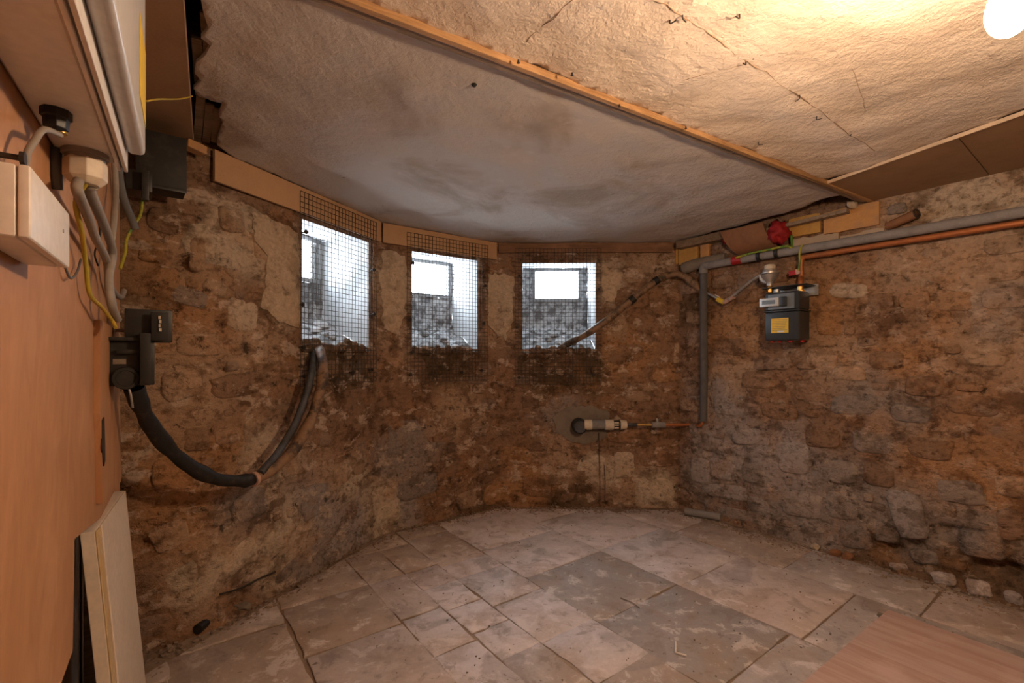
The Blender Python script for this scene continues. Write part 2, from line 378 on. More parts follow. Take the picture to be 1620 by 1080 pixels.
# ------------------------------------------------------------------ colour map of the old walls (stains that sit on the stone)
OCH = (0.36, 0.198, 0.098); BRN = (0.245, 0.147, 0.092); DRK = (0.12, 0.075, 0.042); GRY = (0.265, 0.22, 0.195)
PAL = (0.50, 0.405, 0.31); TAN = (0.39, 0.265, 0.178); LIL = (0.33, 0.285, 0.27)
blobs = {'bay': [], 'right': []}
for wn, w, lst in (('bay', bay, [
    (225, 330, .20, BRN), (260, 430, .16, OCH), (230, 470, .10, DRK), (300, 400, .10, TAN), (370, 380, .12, PAL), (450, 420, .10, PAL), (455, 480, .08, PAL), (300, 590, .16, TAN), (300, 520, .1, OCH),
    (250, 760, .16, OCH), (330, 740, .12, OCH), (240, 680, .10, TAN), (380, 800, .10, GRY), (420, 720, .13, PAL), (470, 830, .12, PAL), (560, 760, .10, PAL), (640, 800, .10, LIL), (300, 850, .12, OCH), (330, 900, .12, PAL), (440, 870, .12, PAL), (500, 800, .15, LIL),
    (450, 640, .15, BRN), (400, 560, .12, TAN), (540, 680, .14, BRN), (600, 800, .14, PAL), (560, 830, .12, LIL), (530, 740, .12, TAN), (500, 900, .12, GRY), (620, 450, .12, PAL), (620, 520, .1, TAN),
    (640, 640, .16, BRN), (650, 720, .16, GRY), (610, 810, .10, PAL), (720, 650, .14, TAN), (720, 760, .16, BRN), (790, 460, .10, PAL), (790, 520, .10, TAN), (800, 640, .16, BRN), (830, 760, .16, OCH),
    (880, 720, .14, TAN), (890, 650, .10, GRY), (960, 745, .10, PAL), (960, 440, .10, PAL), (1000, 560, .14, OCH), (1040, 600, .12, BRN), (1050, 480, .12, BRN), (1040, 770, .12, PAL), (1060, 680, .12, BRN),
    (940, 590, .12, DRK), (700, 580, .14, DRK), (860, 590, .14, DRK), (540, 590, .14, DRK), (1030, 420, .10, TAN), (760, 420, .06, BRN), (900, 800, .14, DRK), (760, 800, .10, DRK), (640, 570, .05, TAN)]),
    ('right', rwl, [
    (1090, 560, .14, BRN), (1130, 620, .12, LIL), (1150, 700, .18, LIL), (1120, 760, .14, GRY), (1230, 740, .20, LIL), (1250, 810, .18, GRY), (1330, 760, .18, GRY), (1180, 520, .16, OCH), (1160, 440, .14, BRN),
    (1330, 470, .16, OCH), (1250, 600, .16, BRN), (1330, 560, .14, TAN), (1400, 500, .16, BRN), (1460, 430, .16, TAN), (1480, 480, .10, OCH), (1560, 420, .16, TAN), (1440, 560, .14, OCH), (1400, 640, .18, GRY),
    (1350, 680, .15, BRN), (1500, 620, .18, BRN), (1580, 560, .18, TAN), (1590, 660, .18, BRN), (1480, 720, .15, OCH), (1440, 810, .16, GRY), (1560, 760, .16, OCH), (1500, 880, .12, DRK), (1590, 890, .14, DRK),
    (1550, 840, .12, GRY), (1380, 880, .10, DRK), (1420, 350, .14, TAN), (1500, 330, .14, PAL), (1590, 310, .14, PAL), (1340, 400, .10, BRN), (1300, 430, .12, OCH), (1580, 480, .12, GRY), (1300, 860, .12, GRY), (1180, 590, .12, TAN), (1100, 490, .10, DRK)])):
    for x, y, r, c in lst:
        h = w.hit(x, y)
        if h: blobs[wn].append((h[0], h[1], r, c))
def tint(wn, u, z):
    s = 0.05; acc = [BRN[0]*s, BRN[1]*s, BRN[2]*s]
    wu = u+0.10*noise.noise((u*5, z*5, 3.3)); wz = z+0.10*noise.noise((u*5, z*5, 9.1))
    for bu, bz, r, c in blobs[wn]:
        q = ((wu-bu)**2+(wz-bz)**2)/(r*r)
        if q < 9:
            k = math.exp(-q*1.3); s += k
            for i in range(3): acc[i] += c[i]*k
    return tuple(a/s for a in acc)

# ------------------------------------------------------------------ windows: openings in the bay
WZ0, WZ1 = 1.265, 1.955
wins = []                                   # (u0, u1)
for xa, xb in ((478, 583), (652, 755), (826, 942)):
    wins.append((bay.hit(xa, 500)[0], bay.hit(xb, 500)[0]))
def in_win(u, z, m=0.0): return any(a-m < u < b+m and WZ0-m < z < WZ1+m for a, b in wins)

pits = {'bay': [], 'right': []}
for wn, w, lst in (('right', rwl, ((1257, 658, .035), (1172, 664, .022), (1365, 668, .03), (1412, 645, .03), (1535, 526, .03), (1458, 566, .035), (1598, 562, .03), (1395, 440, .03), (1340, 700, .02), (1418, 870, .05), (1448, 862, .04), (1560, 895, .06), (1500, 840, .05), (1180, 728, .03), (1480, 690, .025), (1165, 700, .022), (1242, 690, .018), (1180, 628, .018), (1110, 800, .03), (1600, 900, .05))),
                   ('bay', bay, ((340, 380, .03), (285, 415, .025), (405, 440, .025), (395, 488, .02), (275, 484, .02), (225, 860, .025), (300, 885, .025), (980, 605, .02), (1100, 480, .03), (850, 690, .02), (960, 800, .03), (735, 800, .03), (640, 700, .02), (725, 705, .02), (905, 712, .02), (1040, 715, .02), (260, 500, .02), (370, 960, .04)))):
    for x, y, r in lst:
        h = w.hit(x, y)
        if h: pits[wn].append((h[0], h[1], r))
def wall_mesh(name, w, wn, u0, u1, z0, z1, step, holes, m=None):
    us = [u0]; brk = sorted([x for h in holes for x in h]+[u1])
    for b_ in brk:
        if b_ <= us[-1]: continue
        n = max(1, round((b_-us[-1])/step)); a_ = us[-1]
        us += [a_+(b_-a_)*k/n for k in range(1, n+1)]
    zs = [z0]
    for b_ in ((WZ0, WZ1, z1) if holes else (z1,)):
        n = max(1, round((b_-zs[-1])/step)); a_ = zs[-1]
        zs += [a_+(b_-a_)*k/n for k in range(1, n+1)]
    vs = []; cols = []
    for z in zs:
        for u in us:
            n1 = noise.fractal((u*4.2, z*4.2, 1.7), 0.7, 2.0, 5); n2 = noise.noise((u*17, z*17, 4.2)); n3 = noise.noise((u*45, z*45, 7.7))
            off = 0.011*n1+0.005*n2+0.0025*n3
            pit = noise.noise((u*9+20, z*11, 2.0))
            if pit > 0.42: off -= min(0.03, (pit-0.42)*0.12)
            for pu, pz, r in pits[wn]:
                q = ((u-pu)**2+((z-pz)*1.3)**2)/(r*r)*(1+.6*n2)
                if q < 4: off -= 1.5*r*math.exp(-q*1.2)
            e = min([1]+[max(abs(u-(a+b)/2)-(b-a)/2, abs(z-(WZ0+WZ1)/2)-(WZ1-WZ0)/2)/0.05 for a, b in holes])
            off *= max(0.0, min(1, e))
            off += 0.05*max(0, 1-z/0.10)**2*(0.6+0.5*noise.noise((u*6, 0, 0)))      # foot of the wall
            vs.append(w.at(u, z, off)); cols.append(tint(wn, u, z))
    nu = len(us); fs = []
    for j in range(len(zs)-1):
        for i in range(nu-1):
            uc = (us[i]+us[i+1])/2; zc = (zs[j]+zs[j+1])/2
            if holes and in_win(uc, zc): continue
            fs.append((j*nu+i, j*nu+i+1, (j+1)*nu+i+1, (j+1)*nu+i))
    o = MB().add(vs, fs).build(name, m or M_wall, smooth=3.2, fix=False)
    me = o.data; ca = me.color_attributes.new('tint', 'FLOAT_COLOR', 'POINT')
    ca.data.foreach_set('color', [x for c in cols for x in (*c, 1.0)])
    # make the normals face the room
    p = me.polygons[0]
    if p.normal.dot(V((INS.x, INS.y, 1))-p.center) < 0: me.flip_normals()
    return tag(o, kind='structure')
w_bay = wall_mesh('wall_bay', bay, 'bay', 0.0, bay.L[-1]+0.05, -0.03, CZ+0.13, 0.017, wins)
w_right = wall_mesh('wall_right', rwl, 'right', -0.05, rwl.L[-1], -0.03, CZ+0.13, 0.02, [], M_wallr)
tag(w_bay, 'bowed rubble stone wall with three barred window openings and old lime'); tag(w_right, 'long rubble stone wall carrying the gas meter and pipes')

# plain walls on the side and behind the camera
LW0 = P0-PN*0.10-PD*0.36; LW1 = P0-PN*0.10+PD*3.6
def slab_wall(name, a, b, thick_dir, m):
    q = MB(); q.prism([V((a.x, a.y, -0.03)), V((b.x, b.y, -0.03)), V((b.x, b.y, CZ+0.13)), V((a.x, a.y, CZ+0.13))], V((thick_dir.x, thick_dir.y, 0))*0.15)
    return tag(q.build(name, m), kind='structure')
slab_wall('wall_left', LW0, LW1, -PN, M_backwall)
slab_wall('wall_back', LW1-PN*0.15, G+V((0.02, 0.0)), (LW1-G).orthogonal().normalized()*(-1 if (LW1-G).orthogonal().dot(LW1) < 0 else 1), M_backwall)

# ------------------------------------------------------------------ loose rectangles taken on the walls
taken = {'bay': [(a-0.06, b+0.06, 1.23, CZ+.1) for a, b in wins], 'right': []}

for wn in pits:
    for pu, pz, r in pits[wn]: taken[wn].append((pu-r*.8, pu+r*.8, pz-r*.7, pz+r*.7))
def stone(name, w, u, z, su, sz, rel, c, parent, rot=0.0, seg=14, power=3.0, mat=None, seed=0, z_lim=None):
    rnd = random.Random(seed*7919+13); ph = rnd.random()*50
    rings = ((1.0, -0.014), (0.95, 0.30*rel), (0.86, 0.85*rel), (0.5, 1.0*rel))
    vs = []; cr, sr = math.cos(rot), math.sin(rot)
    cor = [V((sx*rnd.uniform(.78, 1.06), sy*rnd.uniform(.74, 1.06))) for sx, sy in ((1, 1), (-1, 1), (-1, -1), (1, -1))]
    per = []
    for i in range(4):
        a, b = cor[i], cor[(i+1) % 4]; m_ = seg//4+1
        for j in range(m_):
            t = (j+.5)/m_; q = a.lerp(b, t); q = q*(1-.10*abs(2*t-1)**3)
            per.append(q*(1+.10*noise.noise((q.x*2.2+ph, q.y*2.2, .3))+.07*noise.noise((q.x*6+ph, q.y*6, 8.3))))
    seg = len(per); tx, ty = rnd.uniform(-.5, .5), rnd.uniform(-.5, .5)
    for s_, off in rings:
        for k in range(seg):
            x, y = per[k].x*su*s_, per[k].y*sz*s_
            if off > 0: off_ = off*(1+tx*per[k].x*s_+ty*per[k].y*s_)
            else: off_ = off
            o_ = off_+(0.35*rel*noise.noise((x*16+ph, y*16, 1.1)) if s_ < 0.99 else 0)
            uu = u+x*cr-y*sr; zz = max(0.004, z+x*sr+y*cr)
            if z_lim: zz = min(zz, z_lim)
            vs.append(w.at(max(0.0, min(w.L[-1], uu)), zz, o_))
    fs = []
    for i in range(len(rings)-1):
        for k in range(seg): fs.append((i*seg+k, i*seg+(k+1) % seg, (i+1)*seg+(k+1) % seg, (i+1)*seg+k))
    b0 = (len(rings)-1)*seg; vs.append(w.at(u, z, rel*1.02)); cidx = len(vs)-1
    for k in range(seg): fs.append((b0+k, b0+(k+1) % seg, cidx))
    o = MB().add(vs, fs).build(name, mat or (M_stoner if w is rwl else M_stone), parent, smooth=3.2, fix=True)
    o.color = (*c, 1); return o
def lighten(c, k): return tuple(min(0.8, x*k) for x in c)
def mixc(a, b, k): return tuple(x*(1-k)+y*k for x, y in zip(a, b))

# stones and plaster remains that can be told apart, read off the photograph: (x, y, width px, height px, colour, relief m, tilt)
feat = [
 ('bay', 345, 395, 92, 62, PAL, .012, -.2), ('bay', 312, 400, 30, 56, TAN, .014, 0), ('bay', 405, 355, 58, 44, lighten(PAL, .95), .012, -.4), ('bay', 368, 348, 40, 40, TAN, .016, .1),
 ('bay', 420, 395, 36, 40, TAN, .012, 0), ('bay', 385, 500, 54, 50, PAL, .010, -.1), ('bay', 340, 455, 40, 26, TAN, .012, -.4), ('bay', 300, 470, 60, 30, GRY, .014, -.3), ('bay', 260, 350, 60, 40, BRN, .016, -.2),
 ('bay', 240, 400, 50, 36, OCH, .018, 0), ('bay', 265, 440, 44, 32, OCH, .016, .1), ('bay', 320, 545, 80, 44, TAN, .010, 0), ('bay', 290, 610, 70, 50, TAN, .012, .2), ('bay', 380, 610, 80, 40, BRN, .012, .1),
 ('bay', 425, 715, 38, 40, lighten(PAL, 1.05), .008, .5), ('bay', 395, 800, 60, 50, GRY, .016, .2), ('bay', 275, 750, 70, 60, OCH, .012, 0), ('bay', 270, 850, 60, 50, TAN, .012, .2), ('bay', 290, 915, 60, 46, PAL, .012, .2),
 ('bay', 380, 880, 60, 40, PAL, .012, .5), ('bay', 445, 850, 50, 50, PAL, .014, .4), ('bay', 460, 905, 60, 36, GRY, .012, .4), ('bay', 500, 790, 44, 60, LIL, .010, 0), ('bay', 545, 850, 50, 40, LIL, .012, .4),
 ('bay', 613, 815, 44, 44, PAL, .012, 0), ('bay', 577, 785, 18, 26, PAL, .014, .2), ('bay', 565, 640, 50, 60, BRN, .010, 0), ('bay', 640, 690, 60, 60, GRY, .008, 0), ('bay', 705, 660, 44, 30, TAN, .008, 0),
 ('bay', 660, 770, 70, 40, GRY, .010, .2), ('bay', 740, 790, 34, 34, TAN, .014, .1), ('bay', 700, 795, 40, 30, BRN, .012, .2), ('bay', 790, 780, 60, 36, OCH, .012, 0), ('bay', 850, 770, 50, 34, BRN, .012, 0),
 ('bay', 815, 720, 60, 34, OCH, .012, 0), ('bay', 880, 755, 40, 30, TAN, .010, 0), ('bay', 935, 738, 50, 34, PAL, .010, 0), ('bay', 988, 735, 36, 44, PAL, .012, 0), ('bay', 1040, 775, 62, 42, PAL, .016, 0),
 ('bay', 985, 780, 44, 36, TAN, .012, 0), ('bay', 1040, 725, 60, 26, BRN, .012, 0), ('bay', 915, 790, 60, 26, BRN, .012, 0), ('bay', 1000, 470, 60, 40, BRN, .014, 0), ('bay', 1005, 435, 50, 30, TAN, .012, 0),
 ('bay', 1030, 525, 50, 40, BRN, .014, 0), ('bay', 1050, 590, 40, 40, OCH, .012, 0), ('bay', 990, 560, 60, 30, BRN, .012, 0), ('bay', 1010, 620, 50, 30, TAN, .010, 0), ('bay', 975, 520, 36, 44, TAN, .010, 0),
 ('bay', 1075, 565, 24, 50, TAN, .010, 0), ('bay', 1060, 640, 36, 40, BRN, .012, 0), ('bay', 850, 700, 36, 30, BRN, .008, 0), ('bay', 990, 690, 70, 22, BRN, .010, 0),
 ('right', 1437, 815, 62, 76, LIL, .030, .15), ('right', 1265, 800, 74, 46, lighten(GRY, 1.1), .016, .1), ('right', 1255, 725, 58, 62, LIL, .014, 0), ('right', 1140, 742, 44, 34, LIL, .014, 0), ('right', 1190, 750, 36, 34, GRY, .014, 0),
 ('right', 1150, 778, 74, 26, LIL, .014, .1), ('right', 1108, 745, 34, 50, LIL, .012, 0), ('right', 1200, 800, 40, 30, LIL, .014, 0), ('right', 1250, 850, 90, 26, GRY, .014, .18), ('right', 1170, 815, 70, 24, GRY, .012, .1),
 ('right', 1325, 745, 60, 44, GRY, .014, 0), ('right', 1330, 800, 60, 44, GRY, .016, 0), ('right', 1355, 850, 60, 40, GRY, .014, .2), ('right', 1495, 915, 44, 22, lighten(LIL, 1.9), .030, .25), ('right', 1548, 930, 46, 28, lighten(LIL, 1.8), .030, .25),
 ('right', 1425, 898, 34, 20, lighten(LIL, 1.5), .025, .2), ('right', 1605, 950, 40, 30, lighten(LIL, 1.4), .025, .2), ('right', 1465, 880, 50, 24, GRY, .02, .2), ('right', 1550, 860, 80, 46, GRY, .028, .15),
 ('right', 1405, 840, 40, 40, GRY, .02, 0), ('right', 1600, 830, 50, 50, BRN, .02, .1), ('right', 1480, 415, 70, 40, TAN, .016, -.1), ('right', 1575, 415, 74, 40, TAN, .014, -.1), ('right', 1400, 485, 66, 34, GRY, .016, 0),
 ('right', 1520, 475, 100, 44, BRN, .016, -.1), ('right', 1430, 525, 110, 30, OCH, .014, 0), ('right', 1340, 460, 64, 26, PAL, .012, -.1), ('right', 1540, 535, 80, 36, GRY, .012, -.1), ('right', 1400, 570, 60, 30, BRN, .012, 0),
 ('right', 1560, 570, 70, 24, TAN, .012, -.1), ('right', 1340, 590, 60, 24, TAN, .012, 0), ('right', 1460, 610, 70, 34, BRN, .012, 0), ('right', 1350, 640, 80, 34, GRY, .012, 0), ('right', 1440, 655, 70, 30, GRY, .012, 0),
 ('right', 1540, 640, 90, 40, BRN, .012, 0), ('right', 1300, 690, 60, 40, BRN, .014, 0), ('right', 1380, 700, 70, 36, GRY, .014, 0), ('right', 1470, 710, 80, 40, BRN, .014, .05), ('right', 1570, 710, 80, 44, OCH, .014, .05),
 ('right', 1390, 750, 50, 40, BRN, .014, 0), ('right', 1520, 780, 80, 40, GRY, .016, .1), ('right', 1600, 770, 60, 40, TAN, .016, .1), ('right', 1180, 690, 50, 30, LIL, .012, 0), ('right', 1230, 650, 60, 30, BRN, .012, 0),
 ('right', 1155, 640, 50, 34, LIL, .012, 0), ('right', 1200, 600, 60, 32, BRN, .012, 0), ('right', 1280, 620, 50, 34, BRN, .012, 0), ('right', 1150, 550, 60, 30, BRN, .014, 0), ('right', 1160, 500, 50, 34, OCH, .014, 0),
 ('right', 1300, 560, 50, 30, TAN, .012, 0), ('right', 1310, 510, 40, 44, OCH, .014, 0), ('right', 1360, 430, 50, 26, BRN, .012, -.1), ('right', 1420, 430, 50, 30, BRN, .014, -.1), ('right', 1140, 590, 40, 26, TAN, .012, 0),
 ('right', 1500, 320, 70, 22, PAL, .016, -.15), ('right', 1570, 300, 80, 24, PAL, .018, -.15), ('right', 1420, 330, 34, 20, GRY, .02, 0), ('right', 1180, 470, 40, 26, BRN, .014, 0)]
seed = 0
for wn, x, y, dx, dy, c, rel, rot in feat:
    w = bay if wn == 'bay' else rwl
    h = w.hit(x, y); h0 = w.hit(x-dx/2, y); h1 = w.hit(x+dx/2, y)
    if not (h and h0 and h1): continue
    Y = w.at(*h).y; su = abs(h1[0]-h0[0])/2*1.04; sz = dy*Y/F/2*1.04; seed += 1
    k = tint(wn, *h); cc = mixc(mixc(c, k, 0.25), (c[0]*1.0, c[1]*1.02, c[2]*1.02), random.random()*0.4)
    cc = lighten(cc, random.uniform(0.88, 1.12))
    if in_win(h[0], h[1], max(su, sz)*0.9): continue
    stone('stone', w, h[0], h[1], su, sz, rel*(.75 if rel < .02 else 1), cc, w_bay if wn == 'bay' else w_right, rot, seed=seed, power=random.uniform(2.3, 4))
    taken[wn].append((h[0]-su, h[0]+su, h[1]-sz, h[1]+sz))
def courses(wn, w, parent, u0, u1, z1, keep, rel, hh, ww, alt=1.0):
    global seed
    z = 0.03; r = random.Random(5 if wn == 'bay' else 9); n = 0
    while z < z1:
        h = r.uniform(*hh); u = u0+r.uniform(-.1, 0.05)
        while u < u1:
            l = r.uniform(*ww); cu, cz = u+l/2, z+h/2+r.uniform(-.015, .015); u += l
            if cu > u1 or cz+h/2 > z1+0.03 or cu < 0.1: continue
            hit = False
            for a, b, c_, d in taken[wn]:
                ox = min(cu+l/2, b)-max(cu-l/2, a); oz = min(cz+h/2, d)-max(cz-h/2, c_)
                if ox > 0.012 and oz > 0.012: hit = True; break
            if hit:
                # try a smaller stone in what room is left
                l2, h2 = l*0.42, h*0.5; okk = False
                for du in (-.25, .25, 0):
                    for dz in (-.2, .2, 0):
                        a1, a2, b1, b2 = cu+du*l-l2/2, cu+du*l+l2/2, cz+dz*h-h2/2, cz+dz*h+h2/2
                        if all(min(a2, b)-max(a1, a) < 0.01 or min(b2, d)-max(b1, c_) < 0.01 for a, b, c_, d in taken[wn]): okk = True; break
                    if okk: break
                if not okk: continue
                cu, cz, ll, hq = cu+du*l, cz+dz*h, l2, h2
            else: ll, hq = l, h
            if r.random() > keep: continue
            seed += 1; n += 1
            c = mixc(tint(wn, cu, cz), r.choice((BRN, GRY, TAN, BRN, OCH)), 0.3); c = lighten(c, r.uniform(0.8, 1.12))
            stone('stone', w, cu, cz, ll*0.47, hq*0.46, r.uniform(*rel), c, parent, r.uniform(-.08, .08), seed=seed, power=r.uniform(2.4, 4.5), seg=12)
            taken[wn].append((cu-ll*.47, cu+ll*.47, cz-hq*.46, cz+hq*.46))
        z += h
    return n
n1 = courses('bay', bay, w_bay, 0.25, bay.L[-1]-0.03, 1.93, 0.72, (.002, .008), (.08, .15), (.10, .24))
n2 = courses('right', rwl, w_right, 0.05, 3.1, 2.02, 0.85, (.002, .011), (.08, .15), (.12, .30))
print('auto stones', n1, n2)

# ------------------------------------------------------------------ bricks, cement and plaster remains at the head of the walls
def brick(w, xa, xb, ya, yb, m, parent, th=0.02, name='brick', jag=0.004):
    """ya, yb at the left end; the piece is level on the wall"""
    a = w.hit(xa, ya); b = w.hit(xb, ya); zt = a[1]; zb = w.hit(xa, yb)[1]
    n = 7; top = [(a[0]+(b[0]-a[0])*k/n, zt+random.uniform(-jag, jag)) for k in range(n+1)]
    bot = [(a[0]+(b[0]-a[0])*k/n, zb+random.uniform(-jag, jag)) for k in range(n, -1, -1)]
    T, Nn = w.frame((a[0]+b[0])/2)
    o = MB().prism([w.at(u, z, -0.02) for u, z in top+bot], Nn*(th+0.02)).build(name, m, parent, bevel=0.003)
    taken['bay' if w is bay else 'right'].append((a[0], b[0], zb, zt)); return o
brick(rwl, 1250, 1300, 348, 377, M_brick, w_right, .022)
brick(rwl, 1305, 1393, 338, 372, M_brick2, w_right, .024)
brick(bay, 1068, 1072, 393, 418, M_brick, w_bay, .015)
brick(rwl, 1076, 1106, 392, 420, M_brick, w_right, .022)
brick(rwl, 1111, 1125, 385, 411, M_brick2, w_right, .03)
brick(rwl, 1180, 1225, 398, 412, M_patch, w_right, .016, 'plaster_patch', .008)
brick(rwl, 1252, 1328, 380, 399, M_patch, w_right, .014, 'plaster_patch', .010)
brick(rwl, 1330, 1400, 372, 388, M_patch, w_right, .016, 'plaster_patch', .012)
def patch(w, parent, pts, rel, m, name='plaster_patch', jag=4):
    """a sheet of plaster or cement left on the wall, outlined by photo points"""
    uv = []
    n = len(pts)
    for i in range(n):
        (xa, ya), (xb, yb) = pts[i], pts[(i+1) % n]; L = math.hypot(xb-xa, yb-ya); k = max(1, int(L/7))
        for j in range(k):
            t = j/k; uv.append((xa+(xb-xa)*t+random.uniform(-jag, jag)*(j > 0), ya+(yb-ya)*t+random.uniform(-jag, jag)*(j > 0)))
    hs = [w.hit(*q) for q in uv]
    cu = sum(h[0] for h in hs)/len(hs); cz = sum(h[1] for h in hs)/len(hs)
    vs = []; fs = []; k = len(hs); R = ((1.0, -0.016), (0.985, rel*0.9), (0.93, rel), (0.6, rel))
    for s_, off in R:
        for u, z in hs: vs.append(w.at(cu+(u-cu)*s_, cz+(z-cz)*s_, off+(0.002*noise.noise((u*30, z*30, s_)) if off > 0 else 0)))
    for i in range(len(R)-1):
        for j in range(k): fs.append((i*k+j, i*k+(j+1) % k, (i+1)*k+(j+1) % k, (i+1)*k+j))
    vs.append(w.at(cu, cz, rel))
    for j in range(k): fs.append(((len(R)-1)*k+j, (len(R)-1)*k+(j+1) % k, len(vs)-1))
    o = MB().add(vs, fs).build(name, m, parent, smooth=0.6); o.color = (0.50, 0.385, 0.275, 1); return o
patch(bay, w_bay, [(393, 335), (425, 345), (468, 368), (470, 520), (440, 512), (412, 490), (416, 440), (424, 400), (398, 372)], .016, M_lime)
patch(bay, w_bay, [(604, 395), (640, 404), (640, 500), (628, 530), (606, 520), (600, 450)], .012, M_lime)
patch(bay, w_bay, [(770, 432), (812, 436), (813, 500), (800, 540), (776, 520), (768, 480)], .010, M_lime)
patch(bay, w_bay, [(953, 425), (985, 430), (975, 470), (955, 482)], .010, M_lime)
patch(bay, w_bay, [(872, 660), (895, 643), (935, 640), (965, 652), (960, 690), (930, 702), (905, 700), (880, 685)], .010, M_mortar, 'cement_patch', 2)

# ------------------------------------------------------------------ floor
rm = [A0, B, C, D, E, G, LW1, LW0]
fl = MB(); nx_, ny_ = 60, 60
def inside(p, poly):
    c = False; n = len(poly); j = n-1
    for i in range(n):
        if ((poly[i].y > p.y) != (poly[j].y > p.y)) and p.x < (poly[j].x-poly[i].x)*(p.y-poly[i].y)/(poly[j].y-poly[i].y)+poly[i].x: c = not c
        j = i
    return c
vs = []; fs = []
X0, X1, Y0, Y1 = -2.2, 4.6, -2.2, 4.0; st = 0.05; nx_ = int((X1-X0)/st); ny_ = int((Y1-Y0)/st)
for j in range(ny_+1):
    for i in range(nx_+1):
        x, y = X0+i*st, Y0+j*st; vs.append(V((x, y, 0.0+0.004*noise.fractal((x*3, y*3, 0), 0.8, 2, 4))))
for j in range(ny_):
    for i in range(nx_): fs.append((j*(nx_+1)+i, j*(nx_+1)+i+1, (j+1)*(nx_+1)+i+1, (j+1)*(nx_+1)+i))
floor = tag(MB().add(vs, fs).build('floor', M_dirt, smooth=3.2), 'dusty cellar floor of worn stone flags set in brown earth', kind='structure')
FA = RD; FB = V((0.801, 0.599))
hp = [(B, C), (C, D), (D, E), (E, G)]
def clip(poly):
    for a, b in hp:
        t = (b-a).normalized(); n = V((t.y, -t.x))
        if (INS-a).dot(n) < 0: n = -n
        out = []; f = lambda p: (p-a).dot(n)-0.07
        for i in range(len(poly)):
            p, q = poly[i], poly[(i+1) % len(poly)]; fp, fq = f(p), f(q)
            if fp >= 0: out.append(p)
            if (fp >= 0) != (fq >= 0): out.append(p+(q-p)*(fp/(fp-fq)))
        poly = out
        if len(poly) < 3: return []
    return poly
PL = (0.58, 0.525, 0.525); TN = (0.42, 0.335, 0.285); DG = (0.33, 0.295, 0.285); MG = (0.40, 0.35, 0.325)  # PL puts the lilac daylight from the windows into the pale middle flags
flags = []
def colm(b0, b1, br, cols):
    for i in range(len(br)-1):
        flags.append((b0, b1, br[i], br[i+1], cols[i % len(cols)]))
colm(-1.3, -.86, (-3.0, -2.4, -1.9, -1.3, -.7), (TN,))
colm(-.86, -.45, (-3.0, -2.5, -1.95, -1.5, -.9, -.3), (TN,))
colm(-.45, .02, (-3.1, -2.6, -2.15, -1.6, -1.15, -.6, 0), (TN,))
colm(.02, .45, (-3.2, -2.75, -2.3, -1.8, -1.4, -.85, -.2), (TN, mixc(TN, PL, .2)))
colm(.45, .866, (-3.4, -2.9, -2.42, -1.98, -1.5, -1.05, -.5, 0), (TN, TN, TN, mixc(TN, PL, .4), mixc(TN, PL, .5)))
colm(.866, 1.07, (-3.4, -2.8, -2.42, -2.0, -1.68, -1.32, -.9, -.3), (TN, TN, mixc(TN, PL, .4), PL, PL, mixc(PL, MG, .4)))
colm(1.07, 1.27, (-3.4, -2.8, -2.42, -2.19, -1.95, -1.72, -1.5, -1.2, -.8, -.3), (TN, TN, mixc(TN, PL, .5), PL, PL, PL, MG, MG))
colm(1.27, 1.575, (-3.4, -2.85, -2.37, -2.19, -1.85, -1.49, -1.18, -.75, -.2), (TN, mixc(TN, PL, .3), PL, PL, PL, PL, TN, MG))
colm(1.575, 2.17, (-3.4, -2.95, -2.42, -1.98, -1.45, -.9, -.3, .3), (mixc(TN, PL, .4), PL, PL, DG, DG, MG, MG))
colm(2.17, 2.8, (-3.2, -2.6, -2.0, -1.43, -.85, -.2, .4), (PL, PL, PL, mixc(TN, PL, .4), MG, MG))
colm(2.8, 3.5, (-2.4, -1.9, -1.2, -.6, 0, .7), (mixc(TN, PL, .6), TN, MG, TN, TN))
colm(3.5, 4.1, (-1.6, -.9, -.3, .4, 1.0), (TN, MG, TN))
for b0, b1, a0, a1, c in flags:
    g = 0.003; pts = []
    cor = [(a0+g, b0+g), (a1-g, b0+g), (a1-g, b1-g), (a0+g, b1-g)]
    q = clip([FA*a+FB*b for a, b in cor])
    if len(q) < 3: continue
    per = []
    for i in range(len(q)):
        p, p2 = q[i], q[(i+1) % len(q)]; L = (p2-p).length; k = max(1, int(L/0.045))
        nn = V((-(p2-p).y, (p2-p).x)).normalized()
        for j in range(k):
            s_ = p+(p2-p)*(j/k); amp = 0.007
            per.append(s_+nn*(noise.noise((s_.x*22, s_.y*22, 0.5))*amp+0.01*noise.noise((s_.x*5, s_.y*5, 2.5))))
    cen = sum((p for p in per), V((0, 0)))/len(per)
    if (max((p-cen).length for p in per)) < 0.06: continue
    if cen.dot(PN) < P0.dot(PN)-0.2: continue
    h = 0.0075+random.uniform(-.0015, .002); tx, ty = random.uniform(-.003, .003), random.uniform(-.003, .003)
    vs = []; k = len(per); fs = []
    for s_, z in ((0, -.012), (0, h-.003), (0.006, h)):
        for p in per:
            r = p+(cen-p).normalized()*s_; vs.append(V((r.x, r.y, z+(r.x-cen.x)*tx+(r.y-cen.y)*ty)))
    for i in range(2):
        for j in range(k): fs.append((i*k+j, i*k+(j+1) % k, (i+1)*k+(j+1) % k, (i+1)*k+j))
    vs.append(V((cen.x, cen.y, h)))
    for j in range(k): fs.append((2*k+j, 2*k+(j+1) % k, len(vs)-1))
    o = MB().add(vs, fs).build('flagstone', M_flag, floor, smooth=0.6); o.color = (*lighten(c, random.uniform(.92, 1.08)), 1)

